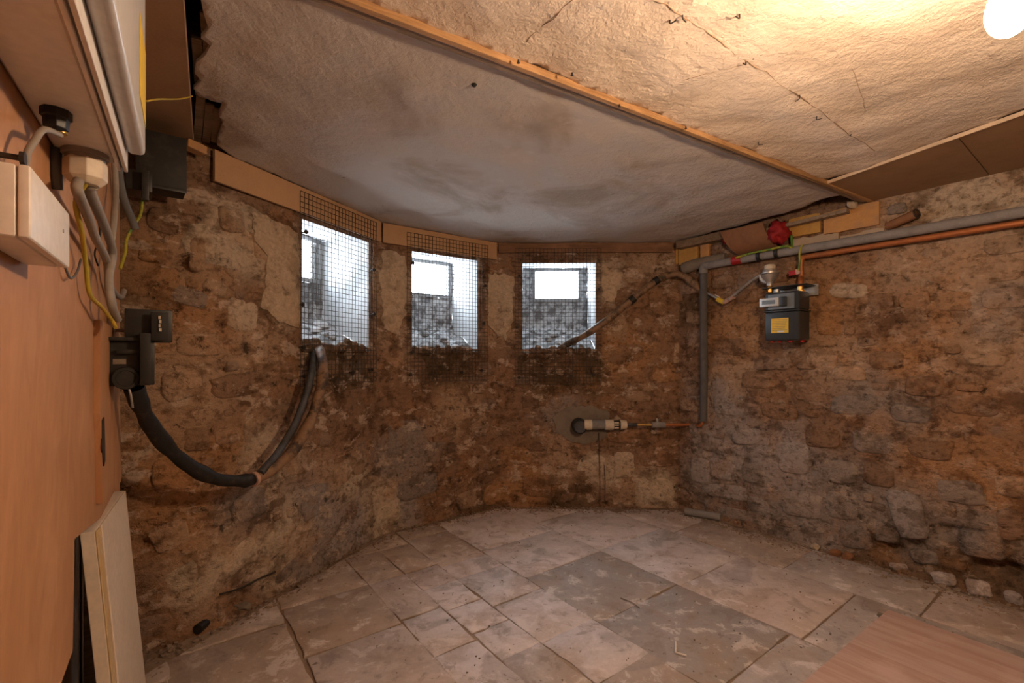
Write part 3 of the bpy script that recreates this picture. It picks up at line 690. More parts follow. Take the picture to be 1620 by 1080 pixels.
# ------------------------------------------------------------------ ceiling
ceil = MB().prism([V((p.x*1.05, p.y*1.05, CZ+0.13)) for p in rm], V((0, 0, 0.03))).build('ceiling', M_oldwood)
tag(ceil, 'old plaster ceiling in two sheets with a timber cover strip, boards along both sides', kind='structure')
for k in range(11):                                       # joists above the plaster
    s_ = -1.8+k*0.42; a = V((BD.x, BD.y, 0)); b = V((-BD.y, BD.x, 0)); o_ = b*(s_+1.2)+V((0.4, 1.0, CZ+0.085))
    p, q = o_-a*2.3, o_+a*2.6
    ok = [o_+a*t for t in [x*0.05-2.3 for x in range(99)] if inside(V(((o_+a*t).x, (o_+a*t).y)), rm)]
    if len(ok) > 4: MB().beam(ok[0], ok[-1], 0.05, 0.09).build('joist', M_oldwood, ceil)
def sheet(name, poly, m, z, th=0.012, step=0.04, amp=0.006, fr=3.0):
    bm = bmesh.new(); f = bm.faces.new([bm.verts.new((p.x, p.y, z)) for p in poly]); bm.normal_update()
    xs = [p.x for p in poly]; ys = [p.y for p in poly]
    for ax, lo, hi in ((0, min(xs), max(xs)), (1, min(ys), max(ys))):
        c = lo+step*0.5
        while c < hi:
            co = V((0, 0, 0)); no = V((0, 0, 0)); co[ax] = c; no[ax] = 1
            bmesh.ops.bisect_plane(bm, geom=bm.verts[:]+bm.edges[:]+bm.faces[:], plane_co=co, plane_no=no, dist=1e-5); c += step
    for v in bm.verts:
        x, y = v.co.x, v.co.y
        v.co.z = z+amp*noise.fractal((x*fr, y*fr, 3.0), 0.7, 2, 5)
    g = bmesh.ops.extrude_face_region(bm, geom=bm.faces[:])
    for e in g['geom']:
        if isinstance(e, bmesh.types.BMVert): e.co.z += th
    bmesh.ops.recalc_face_normals(bm, faces=bm.faces)
    for f in bm.faces: f.smooth = abs(f.normal.z) > 0.5
    me = bpy.data.meshes.new(name); bm.to_mesh(me); bm.free(); me.materials.append(m)
    o = bpy.data.objects.new(name, me); col.objects.link(o); o.parent = ceil; return o
def c2(x, y): p = cpt(x, y); return V((p.x, p.y))
bA = c2(560, 0); bB = c2(1385, 318); bdir = (bB-bA).normalized(); bnor = V((-bdir.y, bdir.x))      # cover strip; bnor points to the window side
def isect(p, d, q, e):
    den = d.x*e.y-d.y*e.x; t = ((q.x-p.x)*e.y-(q.y-p.y)*e.x)/den; return p+d*t
rag = [c2(x, y) for x, y in ((318, 0), (322, 20), (330, 45), (318, 62), (333, 75), (325, 88), (310, 100), (308, 115), (318, 126), (306, 140), (314, 152), (334, 160), (352, 165), (346, 180), (352, 196), (345, 215), (343, 228))]
ragdir = (rag[0]-rag[-1]).normalized(); lend = isect(bA, bdir, rag[0], ragdir)
n_ = [rag[0]+(lend-rag[0])*(k/8)+V((random.uniform(-.02, .02), 0)) for k in range(8, 0, -1)]
# window side of the far sheet follows the fascia boards, with a ragged edge
fe = []
fpts = [(343, 236), (600, 353), (785, 386), (1062, 386), (1150, 362), (1240, 338), (1300, 316), (1330, 309)]
for (xa, ya), (xb, yb) in zip(fpts, fpts[1:]):
    a, b = c2(xa, ya), c2(xb, yb); k = max(2, int((b-a).length/0.05))
    for j in range(k): fe.append(a+(b-a)*(j/k)+V((random.uniform(-.008, .008), random.uniform(-.012, .004))))
fe.append(c2(1330, 309)); farend = isect(bA, bdir, fe[-1], bnor)
far = [lend]+n_[1:]+rag+fe[1:]+[farend]
sheet('plaster_sheet', far, M_plF, CZ, step=.03, amp=.008, fr=5.0)
nearL = lend
hx0, hx1 = c2(1298, 290), c2(1620, 175); hdir = (hx1-hx0).normalized()
hb = isect(bA, bdir, hx0, hdir)
near = [nearL, hb, hb+hdir*3.4, hb+hdir*3.4-bdir*3.0, nearL-(bnor)*2.6]
near = [p for p in near]
sheet('plaster_sheet', near, M_plN, CZ+0.001, step=.035, amp=0.010, fr=5.0)
# brown boards beside both sheets
def board(poly, m, z, th=0.010): return MB().prism([V((p.x, p.y, z)) for p in poly], V((0, 0, th)))
wallR = lambda t: E+RD*t+RN*0.0
def along(p): return (p-E).dot(RD)
s0 = isect(bA, bdir, E, RD)
j0, j1 = c2(1495, 207), c2(1560, 268); j0 = hb+hdir*((j0-hb).dot(hdir))
board([hb-hdir*0.0, j0, E+RD*along(j1), s0], M_hard, CZ-0.012).build('ceiling_board', M_hard, ceil)
board([j0+hdir*.004, hb+hdir*3.4, E+RD*(along(hb)+3.4), E+RD*along(j1)+hdir*.004], M_hard, CZ-0.011).build('ceiling_board', M_hard, ceil)
MB().beam(V((*hb, CZ-0.008))+V((*hdir, 0))*.01, V((*(hb+hdir*3.2), CZ-0.008)), 0.007, 0.016).build('board_edge', M_edge, ceil)
bl0, bl1 = c2(306, 217), c2(291, 0); bld = (bl1-bl0).normalized(); bln = V((-bld.y, bld.x)); bln = bln if bln.dot(PN) < 0 else -bln
board([bl0, bl0+bld*3.0, bl0+bld*3.0+bln*0.42, bl0+bln*0.42], M_hard, CZ-0.014).build('ceiling_board', M_hard, ceil)
MB().beam(V((*bl0, CZ-0.009)), V((*(bl0+bld*2.8), CZ-0.009)), 0.003, 0.011).build('board_edge', M_edge, ceil)
# laths showing in the gap beside the broken plaster
for x, y, xb, yb in ((318, 150, 312, 222), (332, 165, 326, 224), (344, 172, 340, 224), (326, 20, 330, 110), (312, 60, 316, 150)):
    a, b = cpt(x, y, CZ+0.02), cpt(xb, yb, CZ+0.02); MB().beam(a, b, 0.028, 0.008).build('lath', M_lath, ceil)
# cover strip: raw batten and a thin grey strip beside it
def strip(o0, o1, z0, z1, m, name, l0, l1):
    a, b = l0, l1; poly = [a+bnor*o0, b+bnor*o0, b+bnor*o1, a+bnor*o1]
    return tag(MB().prism([V((p.x, p.y, z0)) for p in poly], V((0, 0, z1-z0))).build(name, m, bevel=0.002), kind='structure')
bl, br = lend-bdir*0.15, bA+bdir*((bB-bA).length+0.02)
tag(strip(-.014, .006, CZ-.020, CZ+.004, M_batten, 'trim_1', bl, br), 'raw orange softwood cover strip crossing the ceiling')
tag(strip(.006, .040, CZ-.014, CZ+.003, M_batten2, 'trim_2', bl+bdir*.1, br-bdir*.03), 'thin grey splintered strip beside the softwood cover strip')
for x, y in ((820, 95), (905, 115), (980, 165), (1085, 200), (1160, 240)):      # nail heads on the strip
    p = cpt(x, y, CZ-0.02); MB().lathe(p, V((0, 0, -1)), [(0, .003), (.006, .003), (.007, .005), (.009, .005)], 8).build('nail_or_hole', M_bolt, ceil)
for x, y in ((1180, 96), (1265, 150), (1292, 184), (1345, 210), (1200, 224), (1080, 22), (1060, 30), (1170, 22)):
    p = cpt(x, y, CZ+0.002); d = V((random.uniform(-1, 1), random.uniform(-1, 1), 0)).normalized()
    MB().tube([p, p+V((0, 0, -.012)), p+V((0, 0, -.014))+d*.008, p+V((0, 0, -.014))+d*.018], .0018, 6, 3).build('nail_or_hole', M_bolt, ceil)
p = cpt(750, 133, CZ-0.001); MB().lathe(p, V((0, 0, -1)), [(-.02, .002), (.002, .010), (.008, .006)], 9).build('nail_or_hole', M_hollow, ceil)  # dark plug standing in for the shade of a hole in the plaster

def crack(pts, r, m=None):
    q = []
    for (xa, ya), (xb, yb) in zip(pts, pts[1:]):
        n = max(3, int(math.hypot(xb-xa, yb-ya)/9))
        q += [cpt(xa+(xb-xa)*k/n+random.uniform(-2, 2), ya+(yb-ya)*k/n+random.uniform(-1.5, 1.5), CZ+.000) for k in range(n)]
    for p in q: p.z = CZ+.0005+0.010*noise.fractal((p.x*5, p.y*5, 3.0), 0.7, 2, 5)
    MB().tube(q, lambda t: r*(.4+.6*abs(math.sin(t*17))), 5, 1).build('crack_edge', m or M_hard, ceil)
crack([(1040, 0), (1100, 40), (1180, 96), (1265, 152), (1345, 212), (1392, 240)], .0016)
crack([(905, 0), (870, 35), (825, 75)], .0013); crack([(1350, 110), (1365, 160), (1372, 185)], .0009); crack([(1180, 100), (1085, 125), (1010, 138)], .0009)
# ------------------------------------------------------------------ fascia boards under the ceiling
def fascia(w, xa, xb, z0, z1, off, th, m, name, label):
    u0, u1 = w.hit(xa, 300)[0], w.hit(xb, 300)[0]
    T, Nn = w.frame((u0+u1)/2); a = w.at(u0+.0, 0, 0); um = (u0+u1)/2; O = w.at(um, 0, 0); h = (u1-u0)/2
    return tag(MB().box(O, T, Nn, -h, h, off, off+th, z0, z1).build(name, m, bevel=.0015), label, kind='structure')
fascia(bay, 331, 597, CZ-.142, CZ-.004, .018, .014, M_fascia, 'trim_3', 'tan fibreboard fascia above the first window, nearest the white cabinet')
fascia(bay, 604, 783, CZ-.140, CZ-.006, .016, .014, M_fascia, 'trim_4', 'tan fibreboard fascia above the middle window')
fascia(bay, 789, 1062, CZ-.085, CZ-.010, .012, .014, M_fascia2, 'trim_5', 'dark reddish timber fascia above the window by the pipes')
O = wp(rwl, 1110, 380, 0); T, Nn = rwl.frame(1)
u0, u1 = rwl.hit(1080, 380)[0], rwl.hit(1215, 380)[0]
tag(MB().box(rwl.at(0, 0, 0), T, Nn, u0+.0, u1, .01, .09, CZ-.07, CZ-.015).build('trim_6', M_lath, bevel=.003), 'dark timber plate under the ceiling beside the clay tile', kind='structure')

# ------------------------------------------------------------------ window shafts
def window(i, u0, u1, dep, o0, o1):
    w = bay; T, Nn = w.frame((u0+u1)/2); O = w.at((u0+u1)/2, 0, 0); h = (u1-u0)/2; N2 = -Nn
    zb0, zb1 = 1.70, 1.99; WT = 2.0
    root = MB()
    def grid(f, nu, nv, amp, fl=False):
        vs = []
        for a in range(nu+1):
            for b in range(nv+1):
                p = f(a/nu, b/nv); k = min(1, a, nu-a, b, nv-b) if False else 1
                q = noise.fractal((p.x*9, p.y*9, p.z*9), 0.7, 2, 5)*amp*(min(1, b*3/nv)); vs.append(p+V((0, 0, 1))*q*0.5+T*q*0.7+N2*q*0.4)
        return vs, [(a*(nv+1)+b, (a+1)*(nv+1)+b, (a+1)*(nv+1)+b+1, a*(nv+1)+b+1) for a in range(nu) for b in range(nv)]
    P = lambda x, y, z: O+T*x+N2*y+V((0, 0, z))
    h2 = h*0.97
    e0, e1 = -h+0.0, h
    left = lambda s, t: P(-h-(0.0)*t, t*dep, WZ0-.02+(WT-WZ0+.03)*s if True else 0)
    right = lambda s, t: P(h, t*dep, WZ0-.02+(WT-WZ0+.03)*s)
    top = lambda s, t: P(-h+2*h*s, t*dep, WZ1+(WT-WZ1)*t)
    for f in (left, right, top): root.add(*grid(f, 20, 14, 0.012))
    # back wall round the opening
    def back(x0, x1, z0, z1): return (lambda s, t: P(x0+(x1-x0)*s, dep-.002, z0+(z1-z0)*t))
    o = tag(root.build('window_%d' % i, M_reveal, smooth=3.2), kind='structure')
    bk = MB(); bk.add(*grid(back(-h, o0, WZ0, WT+.01), 4, 16, .014)); bk.add(*grid(back(o1, h, WZ0, WT+.01), 4, 16, .014)); bk.add(*grid(back(o0, o1, zb1, WT+.02), 8, 2, .004))
    bk.build('back_wall', M_shaft, o, smooth=3.2)
    # sloping rubble sill up to the foot of the opening
    sv = []; nu, nv = 26, 26; cols = []
    for a in range(nu+1):
        for b in range(nv+1):
            s_, t_ = a/nu, b/nv; x = -h+2*h*s_
            y = dep*min(1, t_/0.8)
            z = WZ0-.005+(0.20*(t_/0.8)**1.3 if t_ < 0.8 else 0.20+(zb0+.012-WZ0-.20)*((t_-.8)/.2))
            q = noise.fractal((x*11+i*7, y*11, z*6), 0.6, 2, 5); z += 0.025*q*min(1, t_*6); y -= 0.02*abs(q)*(t_ > .8)
            sv.append(P(x, y-.01 if b else -.012, z-(0.02+0.02*abs(noise.noise((x*14, i, 0))) if b == 0 else 0)))
            g = 0.30+0.16*noise.noise((x*12, y*12, i)); cols.append((g, g*1.0, g*1.0))
    sfc = [(a*(nv+1)+b, (a+1)*(nv+1)+b, (a+1)*(nv+1)+b+1, a*(nv+1)+b+1) for a in range(nu) for b in range(nv)]
    so = MB().add(sv, sfc).build('sill_rubble', M_shaft, o, smooth=3.2)
    r = random.Random(i)
    for k in range(14):                                 # loose stones on the slope
        x = r.uniform(-h*.9, h*.9); t_ = r.uniform(.05, .75); y = dep*t_/.8; z = WZ0+.20*(t_/.8)**1.3
        q = MB(); sz = r.uniform(.015, .045); cen = P(x, y, z+sz*.2)
        vs = [cen+T*math.cos(a)*sz*r.uniform(.7, 1.2)*cc+N2*math.sin(a)*sz*r.uniform(.6, 1)*cc+V((0, 0, 1))*hh*sz for hh, cc in ((-.4, 1), (.25, .9), (.5, .45)) for a in [j*math.pi/3 for j in range(6)]]
        q.add(vs, [(l*6+j, l*6+(j+1) % 6, l*6+6+(j+1) % 6, l*6+6+j) for l in range(2) for j in range(6)]+[tuple(range(12, 18))]).build('sill_stone', M_shaft if k % 3 else M_reveal, o, smooth=1.0)
    x = -h
    while x < h-.02:                                    # brown rubble along the inner lip of the sill
        l = r.uniform(.03, .075); hh_ = r.uniform(.012, .045)*(1.5 if i == 1 else 1); cu = (u0+u1)/2+x+l/2; x += l
        if abs(cu-(u0+u1)/2)+l/2 > h: continue
        c_ = lighten(mixc(BRN, DRK, r.random()), 1.0); ph = r.random()*9
        cen = P(cu-(u0+u1)/2, -.002, WZ0-.012); vs = []
        for zz_, kk in ((-.02, 1.0), (hh_*.6, .95), (hh_, .55)):
            for j in range(8):
                a = j*math.pi/4; rr_ = kk*(1+.25*noise.noise((math.cos(a)+ph, math.sin(a), zz_*20)))
                vs.append(cen+T*math.cos(a)*l*.56*rr_+N2*math.sin(a)*.028*rr_+V((0, 0, zz_)))
        fs = [(q*8+j, q*8+(j+1) % 8, q*8+8+(j+1) % 8, q*8+8+j) for q in range(2) for j in range(8)]+[tuple(range(16, 24))]
        ls = MB().add(vs, fs).build('lip_stone', M_stone, o, smooth=1.2); ls.color = (*c_, 1)
    # outer frame of the opening
    fr = MB()
    for x0, x1, z0, z1 in ((o0-.005, o0+.022, zb0, zb1), (o1-.022, o1+.005, zb0, zb1), (o0, o1, zb0-.005, zb0+.022), (o0, o1, zb1-.02, zb1+.006)):
        fr.box(O, T, N2, x0, x1, dep-.03, dep+.03, z0, z1)
    fr.build('frame', M_frame, o)
    return o, O, T, N2, h, zb0, zb1
lab = ('whitewashed window shaft nearest the white cabinet', 'whitewashed window shaft in the middle of the bay', 'whitewashed window shaft beside the dark service pipe')
wd = []
for i, (u0, u1) in enumerate(wins):
    h = (u1-u0)/2
    r_ = window(i+1, u0, u1, (.40, .42, .45)[i], (-h+.02, -h+.02, -h+.10)[i], (h-.03, h-.02, h-.06)[i]); r_[0]['label'] = lab[i]; wd.append(r_)
    o, O, T, N2, h, zb0, zb1 = r_
    ld = bpy.data.lights.new('daylight_portal', 'AREA'); ld.shape = 'RECTANGLE'; ld.size = 2*h; ld.size_y = 0.34
    ld.cycles.is_portal = True
    lo = bpy.data.objects.new('daylight_portal', ld); col.objects.link(lo); lo.location = O+N2*((.40, .42, .45)[i]+.05)+V((0, 0, 1.85))
    lo.rotation_euler = (-N2).to_track_quat('-Z', 'Y').to_euler()
# dark iron grille in the far corner of the first shaft
o, O, T, N2, h, zb0, zb1 = wd[0]
g = MB()
for k in range(5): x = h-.098+k*.019; g.box(O, T, N2, x-.004, x+.004, .375, .383, zb0-.12, zb1-.0)
for k in range(18): z = zb0-.11+k*.021; g.box(O, T, N2, h-.10, h-.02, .383, .389, z-.003, z+.003)
g.build('iron_grille', M_frame, o)
MB().box(O, T, N2, h-.10, h-.02, .392, .398, zb0-.12, zb1-.03).build('added_backing', M_gasket, o)  # added dark sheet that blocks the bright sky behind the grille

# ------------------------------------------------------------------ wire mesh guards over the windows
def guard(xa, xb, z0, z1, off, label):
    u0, u1 = bay.hit(xa, 500)[0], bay.hit(xb, 500)[0]; um = (u0+u1)/2
    T, Nn = bay.frame(um); O = bay.at(um, 0, 0); h = (u1-u0)/2
    t = thing('window_guard', label, 'wire mesh', O+Nn*off+V((0, 0, z0)), 'wire mesh guards over the windows')
    q = MB(); pitch = 0.028; wr = 0.0016
    n = int(2*h/pitch); m_ = int((z1-z0)/pitch)
    wob = lambda x, z: off+0.006*noise.noise((x*3+xa, z*3, 0))
    for k in range(n+1):
        x = -h+2*h*k/n
        pts = [O+T*(x+0.002*noise.noise((x*9, j, 0)))+Nn*wob(x, z0+(z1-z0)*j/8)+V((0, 0, z0+(z1-z0)*j/8)) for j in range(9)]
        q.tube(pts, wr, 4, 1)
    for k in range(m_+1):
        z = z0+(z1-z0)*k/m_
        pts = [O+T*(-h+2*h*j/6)+Nn*(wob(-h+2*h*j/6, z)+.003)+V((0, 0, z)) for j in range(7)]
        q.tube(pts, wr, 4, 1)
    q.build('wire_grid', M_blackwire, t, smooth=1.0)
    for fx, fz in ((-.88, .80), (-.93, .42), (-.9, .20), (.92, .70), (.92, .42), (.85, .07), (.3, .06), (-.9, .05)):
        p = O+T*(fx*h+random.uniform(-.01, .01))+Nn*(off-.005)+V((0, 0, z0+(z1-z0)*fz))
        b = MB().lathe(p, Nn, [(-.03, .004), (0, .004), (.001, .013), (.004, .013), (.0045, .007), (.011, .007)], 8).build('bolt', M_bolt, t, smooth=0.5)
guard(467, 588, 1.045, CZ-.03, .036, 'rusty wire mesh over the window nearest the white cabinet')
guard(641, 768, 1.025, 2.075, .034, 'rusty wire mesh over the middle window')
guard(815, 950, 0.985, 2.065, .030, 'rusty wire mesh over the window crossed by the dark service pipe')

# ------------------------------------------------------------------ plywood panel and strip on the left
def ppoly(pts, e0, e1, m, name, parent=None, bev=0.001):
    base = [pf(t, e0, z) for t, z in pts]; n = V((PN.x, PN.y, 0))
    return MB().prism(base, n*(e1-e0)).build(name, m, parent, bevel=bev)
ply = ppoly([(0.0, CZ-.02), (0.0, .66), (.88, .80), (.90, .565), (2.6, .50), (2.6, CZ-.02)], -.018, 0.0, M_ply, 'plywood_sheet')
tag(ply, 'large orange plywood panel standing along the side of the cellar behind the white cabinet', 'panel')
sp = ppoly([(.62, 1.30), (.19, 1.29), (.12, .76), (.58, .80), (.60, .98), (.625, 1.05)], 0.0, .014, M_ply, 'plywood_strip')
tag(sp, 'narrow plywood strip nailed to the panel beside the black cutout', 'board')
sp2 = ppoly([(.60, 1.03), (.57, 1.035), (.555, .96), (.55, .91), (.575, .90), (.60, .95)], .012, .017, M_bolt, 'bark_remnant')
tag(sp2, 'dark torn bark remnant on the edge of the narrow plywood strip', 'bark')
mb = MB(); mb.box(V((P0.x, P0.y, 0)), V((*PD, 0)), V((*PN, 0)), .03, .09, -.09, -.0185, .0, CZ-.03)
tag(mb.build('panel_batten', M_lath, bevel=.002), 'upright timber batten behind the edge of the plywood panel', 'batten')

# ------------------------------------------------------------------ white cabinet
def pbox(t0, t1, e0, e1, z0, z1, m, name, parent, bev=.004, segs=3):
    return MB().box(V((P0.x, P0.y, 0)), V((*PD, 0)), V((*PN, 0)), t0, t1, e0, e1, z0, z1).build(name, m, parent, bevel=bev, segs=segs, smooth=0.6)
cab = thing('meter_cabinet', 'white plastic electrical cabinet high on the plywood panel', 'cabinet', pf(1.3, .06, 1.58))
pbox(1.067, 1.66, .002, .088, 1.58, 2.06, M_white, 'body', cab, .010)
pbox(1.058, 1.67, .0885, .0945, 1.572, 2.068, M_white, 'flange', cab, .002)
pbox(1.064, 1.664, .0948, .0975, 1.578, 2.062, M_gasket, 'gasket', cab, 0)
pbox(1.058, 1.67, .098, .1045, 1.572, 2.068, M_white, 'lid_rim', cab, .002)
pbox(1.085, 1.645, .1048, .134, 1.60, 2.04, M_lidgrey, 'lid', cab, .012, 4)
pbox(1.10, 1.24, .1342, .1352, 1.655, 1.80, M_yellow, 'warning_label', cab, .0006)
gl = MB().lathe(pf(1.107, .047, 1.582), V((0, 0, -1)), [(0, .034), (.010, .034), (.0105, .029), (.018, .029)], 24).build('gland_washer', M_greycab, cab, smooth=0.5)
hexp = MB().lathe(pf(1.107, .047, 1.566), V((0, 0, -1)), [(0, .030), (.004, .032), (.034, .032), (.040, .027), (.046, .021)], 8).build('gland_nut', M_whited, cab, bevel=.0015)
MB().lathe(pf(1.282, .036, 1.582), V((0, 0, -1)), [(0, .019), (.014, .019), (.015, .016), (.030, .015), (.034, .010)], 8).build('black_gland', M_black, cab, bevel=.001)
MB().lathe(pf(1.278, .04, 1.551), V((0, 0, -1)), [(0, .009), (.004, .009), (.006, .006)], 12).build('gland_screw', M_brass, cab, smooth=.6)
jb = thing('junction_box', 'small white junction box on the plywood below the cabinet', 'box', pf(1.4, .02, 1.34))
pbox(1.287, 1.51, .001, .040, 1.338, 1.422, M_white, 'body', jb, .004)
pbox(1.2865, 1.5105, .0405, .052, 1.3375, 1.4225, M_white, 'cover', jb, .004)
MB().lathe(pf(1.335, .0515, 1.385), V((*PN, 0)), [(0, .003), (.0012, .003)], 10).build('screw', M_gasket, jb)
nl = MB().lathe(pf(1.40, .0, 1.462), V((*PN, 0)), [(-.01, .004), (.02, .004), (.021, .009), (.026, .009)], 8).build('wall_screw', M_bolt)
tag(nl, 'dark screw in the plywood above the small white box', 'screw')

# ------------------------------------------------------------------ loose wiring on the left
def cable(name, pts, r, m, label, cat='cable', group=None, seg=10, sm=8):
    return tag(MB().tube(pts, r, seg, sm).build(name, m, smooth=1.0), label, cat, group)
def PP(*pts): return [pp(x, y, e) for x, y, e in pts]
gp = lambda k: pf(1.107+k[0], .047+k[1], 1.525)
cable('grey_cable', [gp((.008, -.008))]+PP((122, 300, .045), (138, 340, .04), (152, 378, .035), (166, 405, .035), (172, 430, .03), (176, 465, .03), (182, 498, .04)), .0085, M_greycab, 'thick grey cable from the cream gland, looping down the plywood to the cutout', group='grey cables under the cabinet')
cable('grey_cable', [gp((-.010, .010))]+PP((142, 300, .05), (158, 340, .05), (171, 372, .045), (178, 400, .045), (172, 440, .04), (176, 480, .045), (186, 505, .05)), .0095, M_greycab, 'thickest grey cable from the cream gland, nearer the stone wall', group='grey cables under the cabinet')
cable('grey_cable', PP((181, 255, .02), (183, 300, .025), (180, 350, .03), (174, 400, .025), (170, 425, .02), (176, 455, .02), (190, 470, .03), (196, 460, .03)), .0085, M_greycab, 'grey cable dropping from behind the cabinet beside the black box', group='grey cables under the cabinet')
cable('dark_grey_cable', [px(187, 262, 1.5), px(190, 290, 1.52), px(198, 322, 1.55), px(207, 343, 1.58), px(214, 362, 1.60)], .012, M_dgreycab, 'short dark grey cable with a cut end below the cabinet', group='dark cut cable')
cable('thin_grey_cable', [pf(1.278, .04, 1.545)]+PP((70, 205, .035), (55, 222, .03), (44, 240, .025), (40, 262, .022)), .0042, M_greycab, 'thin grey cable from the black gland down to the small white box')
cable('grey_conduit', PP((88, 235, .006), (88, 262, .006), (90, 300, .006)), .009, M_dgreycab, 'short dark grey conduit on the plywood behind the small white box', sm=3)
cable('earth_cable', [gp((.014, .004))]+PP((120, 320, .03), (130, 370, .025), (136, 420, .02), (142, 465, .02), (160, 485, .03), (176, 505, .04), (183, 518, .05)), .0045, M_yel, 'yellow earth cable looping down the plywood from the cream gland')
cable('earth_cable', [px(226, 312, 1.66), px(222, 340, 1.64), px(210, 358, 1.6), px(200, 380, 1.58), px(198, 400, 1.56), px(190, 425, 1.52)], .0045, M_gy, 'green and yellow earth cable hanging under the black box')
cable('thin_brown_cable', PP((152, 330, .01), (158, 370, .012), (150, 400, .01), (155, 420, .012)), .002, M_dusty, 'thin dark wire looping on the plywood between the grey cables')
cable('thin_grey_wire', PP((98, 405, .006), (104, 425, .01), (112, 440, .012), (122, 430, .012), (128, 410, .01)), .0022, M_dgreycab, 'thin dark wire loop under the small white box')
tw = [px(232, 160, 1.10), px(250, 157, 1.2), px(272, 157, 1.35), px(288, 156, 1.45), px(304, 152, 1.55)]
cable('yellow_twine', tw, .0022, M_yel, 'yellow twine stretched from the cabinet to the ceiling board', 'twine')

# ------------------------------------------------------------------ black boxes on the stone beside the panel
TA = V((B.x-A.x, B.y-A.y, 0)).normalized(); NA = V((TA.y, -TA.x, 0))
def cbox(name, cx, cy, Y, w_, h_, dep, m, parent, back=None, bev=.004, ang=0):
    """box facing the room, its front centre at photo point and depth"""
    O = px(cx, cy, Y); T = TA.copy(); Nn = NA.copy()
    if ang: R_ = Matrix.Rotation(ang, 3, 'Z'); T = R_@T; Nn = R_@Nn
    return MB().box(O, T, Nn, -w_/2, w_/2, -dep, 0, -h_/2, h_/2).build(name, m, parent, bevel=bev, smooth=0.6)
bb = thing('connector_box', 'black plastic connector box high on the stone beside the white cabinet', 'box', px(255, 300, 1.8))
cbox('body', 256, 252, 1.76, .155, .20, .14, M_dusty, bb)
cbox('lip', 257, 296, 1.755, .150, .014, .004, M_black, bb, bev=.001)
cbox('plug', 220, 285, 1.66, .075, .07, .10, M_black, bb)
cbox('plug_flange', 230, 292, 1.635, .020, .105, .03, M_black, bb, bev=.002)
ob = tag(MB().beam(px(292, 226, 1.93), px(322, 240, 2.0), .05, .035).build('orange_offcut', M_brick2, bevel=.004), 'orange brick fragment under the ceiling board beside the black box', 'brick')
co = thing('service_cutout', 'black electrical service cutout with a round cap beside the plywood edge', 'fuse box', px(205, 610, 1.5))
kq = 0.885
def cb(name, cx, cy, Y, w_, h_, dep, m, bev=.003): return cbox(name, cx, cy, Y*kq, w_*kq, h_*kq, dep*kq, m, co, bev=bev)
cb('upper_block', 236, 515, 1.66, .135, .115, .13, M_black)
fc = cb('fuse_carrier', 253, 516, 1.648, .050, .100, .012, M_dusty, .002)
for k_ in range(4): cbox('mark', 252.5+(k_ % 2)*1.2, 502+k_*6.5, (1.648-.002)*kq-.004, (.007-.001*(k_ % 3))*kq, .011*kq, .0012, M_whited, co, bev=0)
cb('lower_block', 206, 572, 1.62, .135, .165, .13, M_black)
cb('terminal_cover', 230, 568, 1.605, .03, .18, .05, M_dusty)
cb('ledge', 206, 536, 1.60, .125, .012, .03, M_dusty, .002)
cb('window_slot', 210, 556, 1.607, .085, .014, .012, M_dusty, .001)
cb('label', 189, 572, 1.600, .035, .018, .006, M_mortar, .001)
MB().lathe(px(199, 598, 1.60*kq), NA, [(-.02, .034), (.010, .034), (.012, .032), (.012, .024), (.009, .023), (.009, .001)], 24).build('round_cap', M_dusty, co, smooth=.5)
MB().tube([px(203, 612, 1.42), px(207, 625, 1.42), px(210, 645, 1.43)], .003, 8, 4).build('seal_wire', M_steel, co)
cl = MB().box(px(182, 522, 1.52), TA, NA, -.02, .03, -.03, 0, -.006, .006).build('wire_clip', M_pink, bevel=.002)
tag(cl, 'pale pink clip above the black service cutout', 'clip')
# incoming cables sagging from the cutout to the first window
def bulge(r): return lambda t: r*(1+0.10*math.sin(t*23)+0.06*math.sin(t*51+1))
inc = [px(212, 612, 1.48), px(222, 640, 1.52), px(240, 675, 1.60), px(270, 712, 1.70), px(305, 740, 1.80), px(345, 758, 1.90), px(385, 760, 2.00), px(402, 757, 2.06)]
cable('tarred_cable', inc, bulge(.026), M_tar, 'thick black tarred supply cable sagging below the cutout', seg=14)
inc2 = [px(400, 757, 2.055), px(432, 741, 2.13), px(466, 709, 2.25), px(493, 660, 2.38), px(508, 610, 2.47), px(511, 578, 2.52), px(506, 558, 2.60), px(502, 546, 2.78)]
cable('lead_cable', inc2, bulge(.027), M_rust, 'brown lead sheathed cable rising from the tie to the first window', seg=14)
inc3 = [px(412, 748, 2.06), px(440, 715, 2.18), px(466, 672, 2.32), px(484, 625, 2.42), px(494, 585, 2.50), px(496, 558, 2.60), px(494, 548, 2.75)]
cable('slate_cable', inc3, .017, M_bluegrey, 'slate grey cable inside the curve of the brown cable', seg=12)
tie = MB().lathe(px(402, 757, 2.055), (px(430, 740, 2.15)-px(385, 760, 2.0)).normalized(), [(-.008, .0285), (-.008, .031), (.008, .031), (.008, .0285)], 18)
tag(tie.build('cable_tie', M_pink, smooth=.6), 'pale band tying the black and brown cables together', 'tie')

